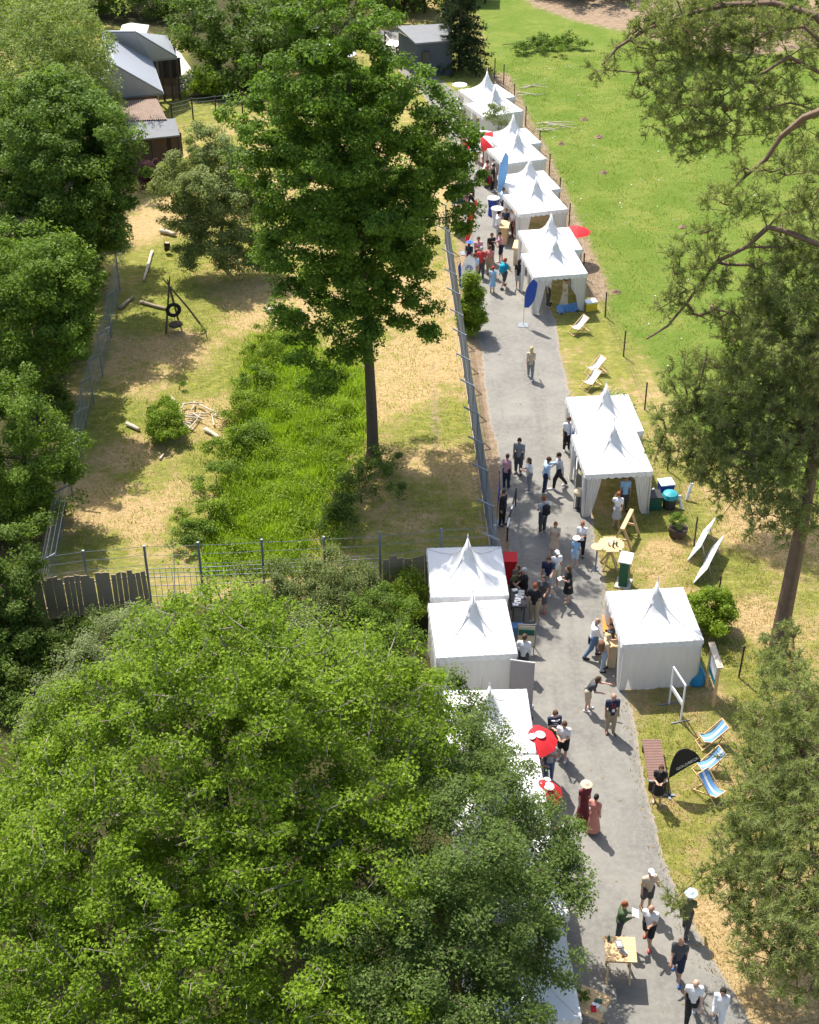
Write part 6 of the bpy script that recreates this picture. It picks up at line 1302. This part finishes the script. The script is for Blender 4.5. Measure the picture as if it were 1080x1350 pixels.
person('person in pale blue shirt standing at the round red parasol', 695, 995, (1, .3), 'hold', 1.72, 'f', top=T('sky'), legs=T('white'), hair=('bun', 'hair_d'), shoes='white')
person('person in white shirt half under the hornbeam twigs', 744, 1128, (-1, .2), 'stand', 1.74, top=T('white'), legs=T('white'), hair=('short_hair', 'hair_b'), shoes='white')
person('second white-clad person further under the hornbeam twigs', 729, 1142, (1, .2), 'hold', 1.7, 'f', top=T('white'), legs=T('lgrey'), hair=('long_hair', 'hair_b'), shoes='white')
person('dark-clad vendor bending behind the pointed red parasol', 700, 1030, (1, .4), 'lean', 1.72, 'f', top=T('maroon'), legs=T('black'), hair=('bun', 'hair_d'), shoes='black')
# --- around the single tent
w = person('white-shirted man with dark bag at the single tent counter', 781, 866, (1, -.1), 'bag_walk', 1.82, top=T('white', 'shirt'), legs=T('jeans'), hair=('bald', 'hair_g'), shoes='black')
held('shoulder_bag', 'dark shoulder bag carried at the single tent', 'bag', w, 'bag_walk', (('body', MB().box((0, 0, -.15), (.12, .36, .3)), M['black']), ('strap', MB().tube([(0, -.12, 0), (0, -.06, .12), (0, .06, .12), (0, .12, 0)], .012, 5), M['black'])), s=1)
person('woman in pale top and light jeans leaning at the single tent counter', 795, 884, (1, -.2), 'reach', 1.68, 'f', top=T('beige'), legs=T('ljeans'), hair=('short_hair', 'blond'), shoes='black', pack='brown')
person('dark-clad helper behind the single tent counter', 803, 868, (-1, 0), 'stand', 1.7, 'f', top=T('dgrey'), legs=T('jeans'), hair=('bun', 'hair_b'), shoes='black')
for i, (x, y, lab) in enumerate(((795, 850, 'orange counter at the open side of the single tent'), (799, 870, 'second orange counter at the open side of the single tent'))):
    g = G(x + 6, y); t = empty('counter', g, R(86), lab, 'counter'); MB().box((0, 0, .48), (.9, .3, .96)).build('body', M['cream'], t); MB().box((0, 0, .98), (1.0, .5, .04)).build('top', M['orange'] if i == 0 else M['wood_new'], t)
# --- left tents and the crowd in the road
person('man in white shirt standing between display board and roll-up banner', 689, 888, (.2, -1), 'hip', 1.8, top=T('white', 'shirt'), legs=T('dgrey'), hair=('short_hair', 'hair_b'), shoes='black')
person('man in black shirt and khaki trousers at the front of the road crowd', 703, 820, (.2, -1), 'hip', 1.82, top=T('black'), legs=T('khaki'), hair=('short_hair', 'hair_r'), shoes='white')
person('woman in dark dress facing the black-shirted man', 714, 806, (-.3, 1), 'hold', 1.72, 'f', top=T('dgrey', 'dress'), legs=None, hair=('long_hair', 'hair_b'), shoes='red')
person('broad man in navy shirt in the middle of the road crowd', 721, 782, (-.2, 1), 'reach', 1.84, top=T('navy'), legs=T('lgrey', 'shorts'), hair=('short_hair', 'hair_b'), shoes='white')
person('man in white cap, white shirt and white shorts in the road crowd', 731, 773, (.3, 1), 'stand', 1.74, top=T('white'), legs=T('cream', 'shorts'), hair=('short_hair', 'hair_g'), hat=('cap', 'white'), shoes='white')
w = person('long-haired woman in short black dress holding a leaflet', 748, 793, (-1, .3), 'phone', 1.7, 'f', top=T('black', 'dress'), legs=None, hair=('long_hair', 'hair_b'), shoes='beige')
held('leaflet', 'white leaflet held by the black dress woman', 'paper', w, 'phone', (('sheet', MB().box((0, 0, .02), (.2, .14, .004), Matrix.Rotation(R(25), 3, 'X')), M['white']),))
person('dark-haired person in black at the rear left tent', 681, 792, (-.4, .6), 'hold', 1.72, 'f', top=T('dgrey'), legs=T('black'), hair=('long_hair', 'hair_b'), shoes='black')
person('grey-haired person in black at the rear left tent', 690, 797, (-1, .2), 'stand', 1.74, top=T('black', 'shirt'), legs=T('black'), hair=('short_hair', 'hair_g'), shoes='black')
person('person bending over the brochure table', 676, 790, (.5, .8), 'lean', 1.65, 'f', top=T('olive'), legs=T('dgrey'), hair=('short_hair', 'hair_b'), shoes='black')
person('red-haired woman in beige dress in the tree shade', 730, 733, (-.3, 1), 'hold', 1.68, 'f', top=T('beige', 'dress'), legs=None, hair=('short_hair', 'hair_r'), shoes='brown')
person('woman in white blouse and dark trousers near the round table', 765, 733, (-.2, 1), 'phone', 1.7, 'f', top=T('white'), legs=T('black'), hair=('bun', 'hair_r'), shoes='black')
person('child in white hat and light blue clothes near the round table', 757, 747, (.3, -1), 'hold', 1.4, 'f', top=T('lblue'), legs=T('sky', 'shorts'), hair=('short_hair', 'blond'), hat=('hat', 'white'), shoes='beige')
person('man in grey shirt with bag in the tree shade', 715, 702, (-.5, -1), 'hold', 1.76, top=T('lgrey'), legs=T('dgrey'), hair=('short_hair', 'hair_r'), shoes='beige', pack='black')
person('person in black standing against the mesh fence', 662, 692, (.8, .5), 'stand', 1.74, 'f', top=T('black', 'shirt'), legs=T('black'), hair=('short_hair', 'hair_b'), shoes='black')
person('woman in pink top with blue hip bag by the fence', 667, 643, (.5, -1), 'hold', 1.68, 'f', top=T('pink', 'vest'), legs=T('navy'), hair=('bun', 'hair_b'), shoes='black', pack=None)
person('man in grey polo shirt facing the pink top woman', 683, 624, (-.2, 1), 'stand', 1.8, top=T('grey'), legs=T('dgrey'), hair=('short_hair', 'hair_d'), shoes='dgrey')
person('woman in white top and wide grey trousers in the road', 697, 648, (-.6, .2), 'phone', 1.7, 'f', top=T('white'), legs=T('grey'), hair=('long_hair', 'hair_b'), shoes='white')
person('man in pale blue shirt stretching out his hand', 718, 649, (1, -.3), 'reach', 1.76, top=T('sky', 'shirt'), legs=T('navy'), hair=('short_hair', 'hair_b'), shoes='white')
person('striding man in light shirt greeting the pale blue shirt man', 736, 643, (-1, .1), 'walk', 1.8, top=T('lgrey', 'shirt'), legs=T('black'), hair=('short_hair', 'hair_d'), shoes='white')
person('woman in white top and grey skirt at the open middle tent', 812, 694, (.1, -1), 'face', 1.68, 'f', top=T('white'), legs=T('lgrey', 'skirt'), hair=('bun', 'hair_r'), shoes='beige')
person('person inside the middle tent at a small table', 822, 672, (0, 1), 'stand', 1.7, 'f', top=T('lblue'), legs=T('dgrey'), hair=('short_hair', 'hair_b'), shoes='black')
person('person in white at the rear end of the middle tent side', 747, 594, (.3, 1), 'stand', 1.74, top=T('white'), legs=T('black'), hair=('short_hair', 'hair_b'), shoes='white')
person('woman in pink beside the rear end of the middle tent side', 752, 588, (-1, .2), 'hold', 1.66, 'f', top=T('pink'), legs=T('dgrey'), hair=('long_hair', 'hair_b'), shoes='black')
# --- upper road
person('blond woman in beige top walking alone up the road', 699, 499, (.1, -1), 'walk', 1.72, 'f', top=T('beige'), legs=T('grey'), hair=('long_hair', 'blond'), shoes='white')
person('child in light blue dress and red cap', 649, 386, (.2, -1), 'stand', 1.5, 'f', top=T('lblue', 'dress'), legs=None, hair=('short_hair', 'hair_b'), hat=('cap', 'red'), shoes='olive')
person('person with large turquoise backpack', 664, 379, (.7, -.8), 'walk', 1.72, top=T('turq'), legs=T('dgrey', 'shorts'), hair=('short_hair', 'hair_r'), shoes='black', pack='turq')
person('woman in black top and white shorts at the tent flap', 683, 381, (.3, -1), 'stand', 1.68, 'f', top=T('black'), legs=T('lgrey', 'shorts'), hair=('long_hair', 'hair_d'), shoes='white')
person('man in khaki trousers beside the white feather flag', 625, 374, (.3, -1), 'stand', 1.76, top=T('sky'), legs=T('khaki'), hair=('short_hair', 'hair_b'), shoes='black')
person('stout man in red shirt seen from behind', 634, 365, (.1, -1), 'hip', 1.76, top=T('red'), legs=T('dgrey'), hair=('short_hair', 'hair_g'), shoes='black')
person('person in salmon shirt beside the stout red shirt man', 645, 363, (.4, -1), 'stand', 1.74, top=T('salmon'), legs=T('khaki'), hair=('short_hair', 'hair_b'), shoes='brown')
person('man in pale pink shirt facing the stout red shirt man', 630, 352, (.1, 1), 'cross', 1.78, top=T('pink'), legs=T('dgrey'), hair=('short_hair', 'hair_b'), shoes='black')
person('man in black shirt in the upper road crowd', 647, 346, (.4, 1), 'hold', 1.76, top=T('black'), legs=T('dgrey'), hair=('short_hair', 'hair_b'), shoes='black')
person('man in pink shirt and dark shorts in the upper road crowd', 660, 345, (-1, .1), 'reach', 1.78, top=T('pink'), legs=T('navy', 'shorts'), hair=('short_hair', 'hair_d'), shoes='white')
person('person in dark clothes and blue hat behind the white feather flag', 618, 356, (.5, -1), 'stand', 1.68, 'f', top=T('navy'), legs=T('pink', 'shorts'), hair=('long_hair', 'hair_b'), hat=('hat', 'blue'), shoes='black')
person('man in white shirt at the open upper tent', 656, 317, (1, -.2), 'stand', 1.78, top=T('white', 'shirt'), legs=T('lgrey'), hair=('short_hair', 'hair_d'), shoes='white')
person('woman in dark dress at the open upper tent', 666, 311, (-.4, 1), 'stand', 1.68, 'f', top=T('navy', 'dress'), legs=None, hair=('long_hair', 'hair_b'), shoes='black')
person('white-haired woman in white at the open upper tent', 670, 301, (-.5, 1), 'hold', 1.66, 'f', top=T('white'), legs=T('lgrey'), hair=('short_hair', 'hair_g'), hat=('hat', 'white'), shoes='white')
person('person in red and white behind the upright wooden counter', 675, 312, (-1, .3), 'stand', 1.7, 'f', top=T('white'), legs=T('maroon'), hair=('bun', 'hair_r'), shoes='black')
person('man in pale blue shirt behind the round standing tables', 663, 285, (-1, .4), 'stand', 1.78, top=T('sky', 'shirt'), legs=T('navy'), hair=('short_hair', 'hair_b'), shoes='black')
person('dark-haired person of the pair under the oak bough', 614, 279, (.6, .5), 'phone', 1.7, 'f', top=T('dgrey'), legs=T('pink'), hair=('long_hair', 'hair_d'), shoes='black')
person('taller dark person of the pair under the oak bough', 621, 274, (-1, .2), 'walk', 1.8, top=T('dgrey', 'shirt'), legs=T('black'), hair=('short_hair', 'hair_d'), shoes='black')
person('white-shirted man inside the front upper tent', 722, 401, (.8, .4), 'hold', 1.76, top=T('white'), legs=T('dgrey'), hair=('short_hair', 'hair_b'), shoes='black')
person('woman in long white coat inside the front upper tent', 744, 406, (-1, .2), 'hold', 1.7, 'f', top=T('cream', 'long_dress'), legs=None, hair=('bun', 'hair_b'), shoes='white')
person('dark-clad person at the tent beside the tall pale blue flag', 649, 252, (1, .2), 'stand', 1.72, top=T('black'), legs=T('black'), hair=('short_hair', 'hair_d'), shoes='white')
person('dark-haired visitor by the striped parasol', 617, 190, (1, .3), 'stand', 1.72, 'f', top=T('maroon'), legs=T('dgrey'), hair=('long_hair', 'hair_d'), shoes='black')
person('person in white hat under the striped parasol', 628, 213, (.6, .5), 'hold', 1.68, 'f', top=T('sky'), legs=T('beige'), hair=('short_hair', 'hair_g'), hat=('hat', 'white'), shoes='white')
person('person in orange-red shirt under the lower oak bough', 641, 247, (1, .1), 'stand', 1.74, top=T('salmon'), legs=T('dgrey'), hair=('short_hair', 'hair_b'), shoes='black')
person('person in red shirt glimpsed through the oak crown', 562, 233, (.2, 1), 'stand', 1.74, top=T('red'), legs=T('dgrey'), hair=('short_hair', 'hair_b'), shoes='black')
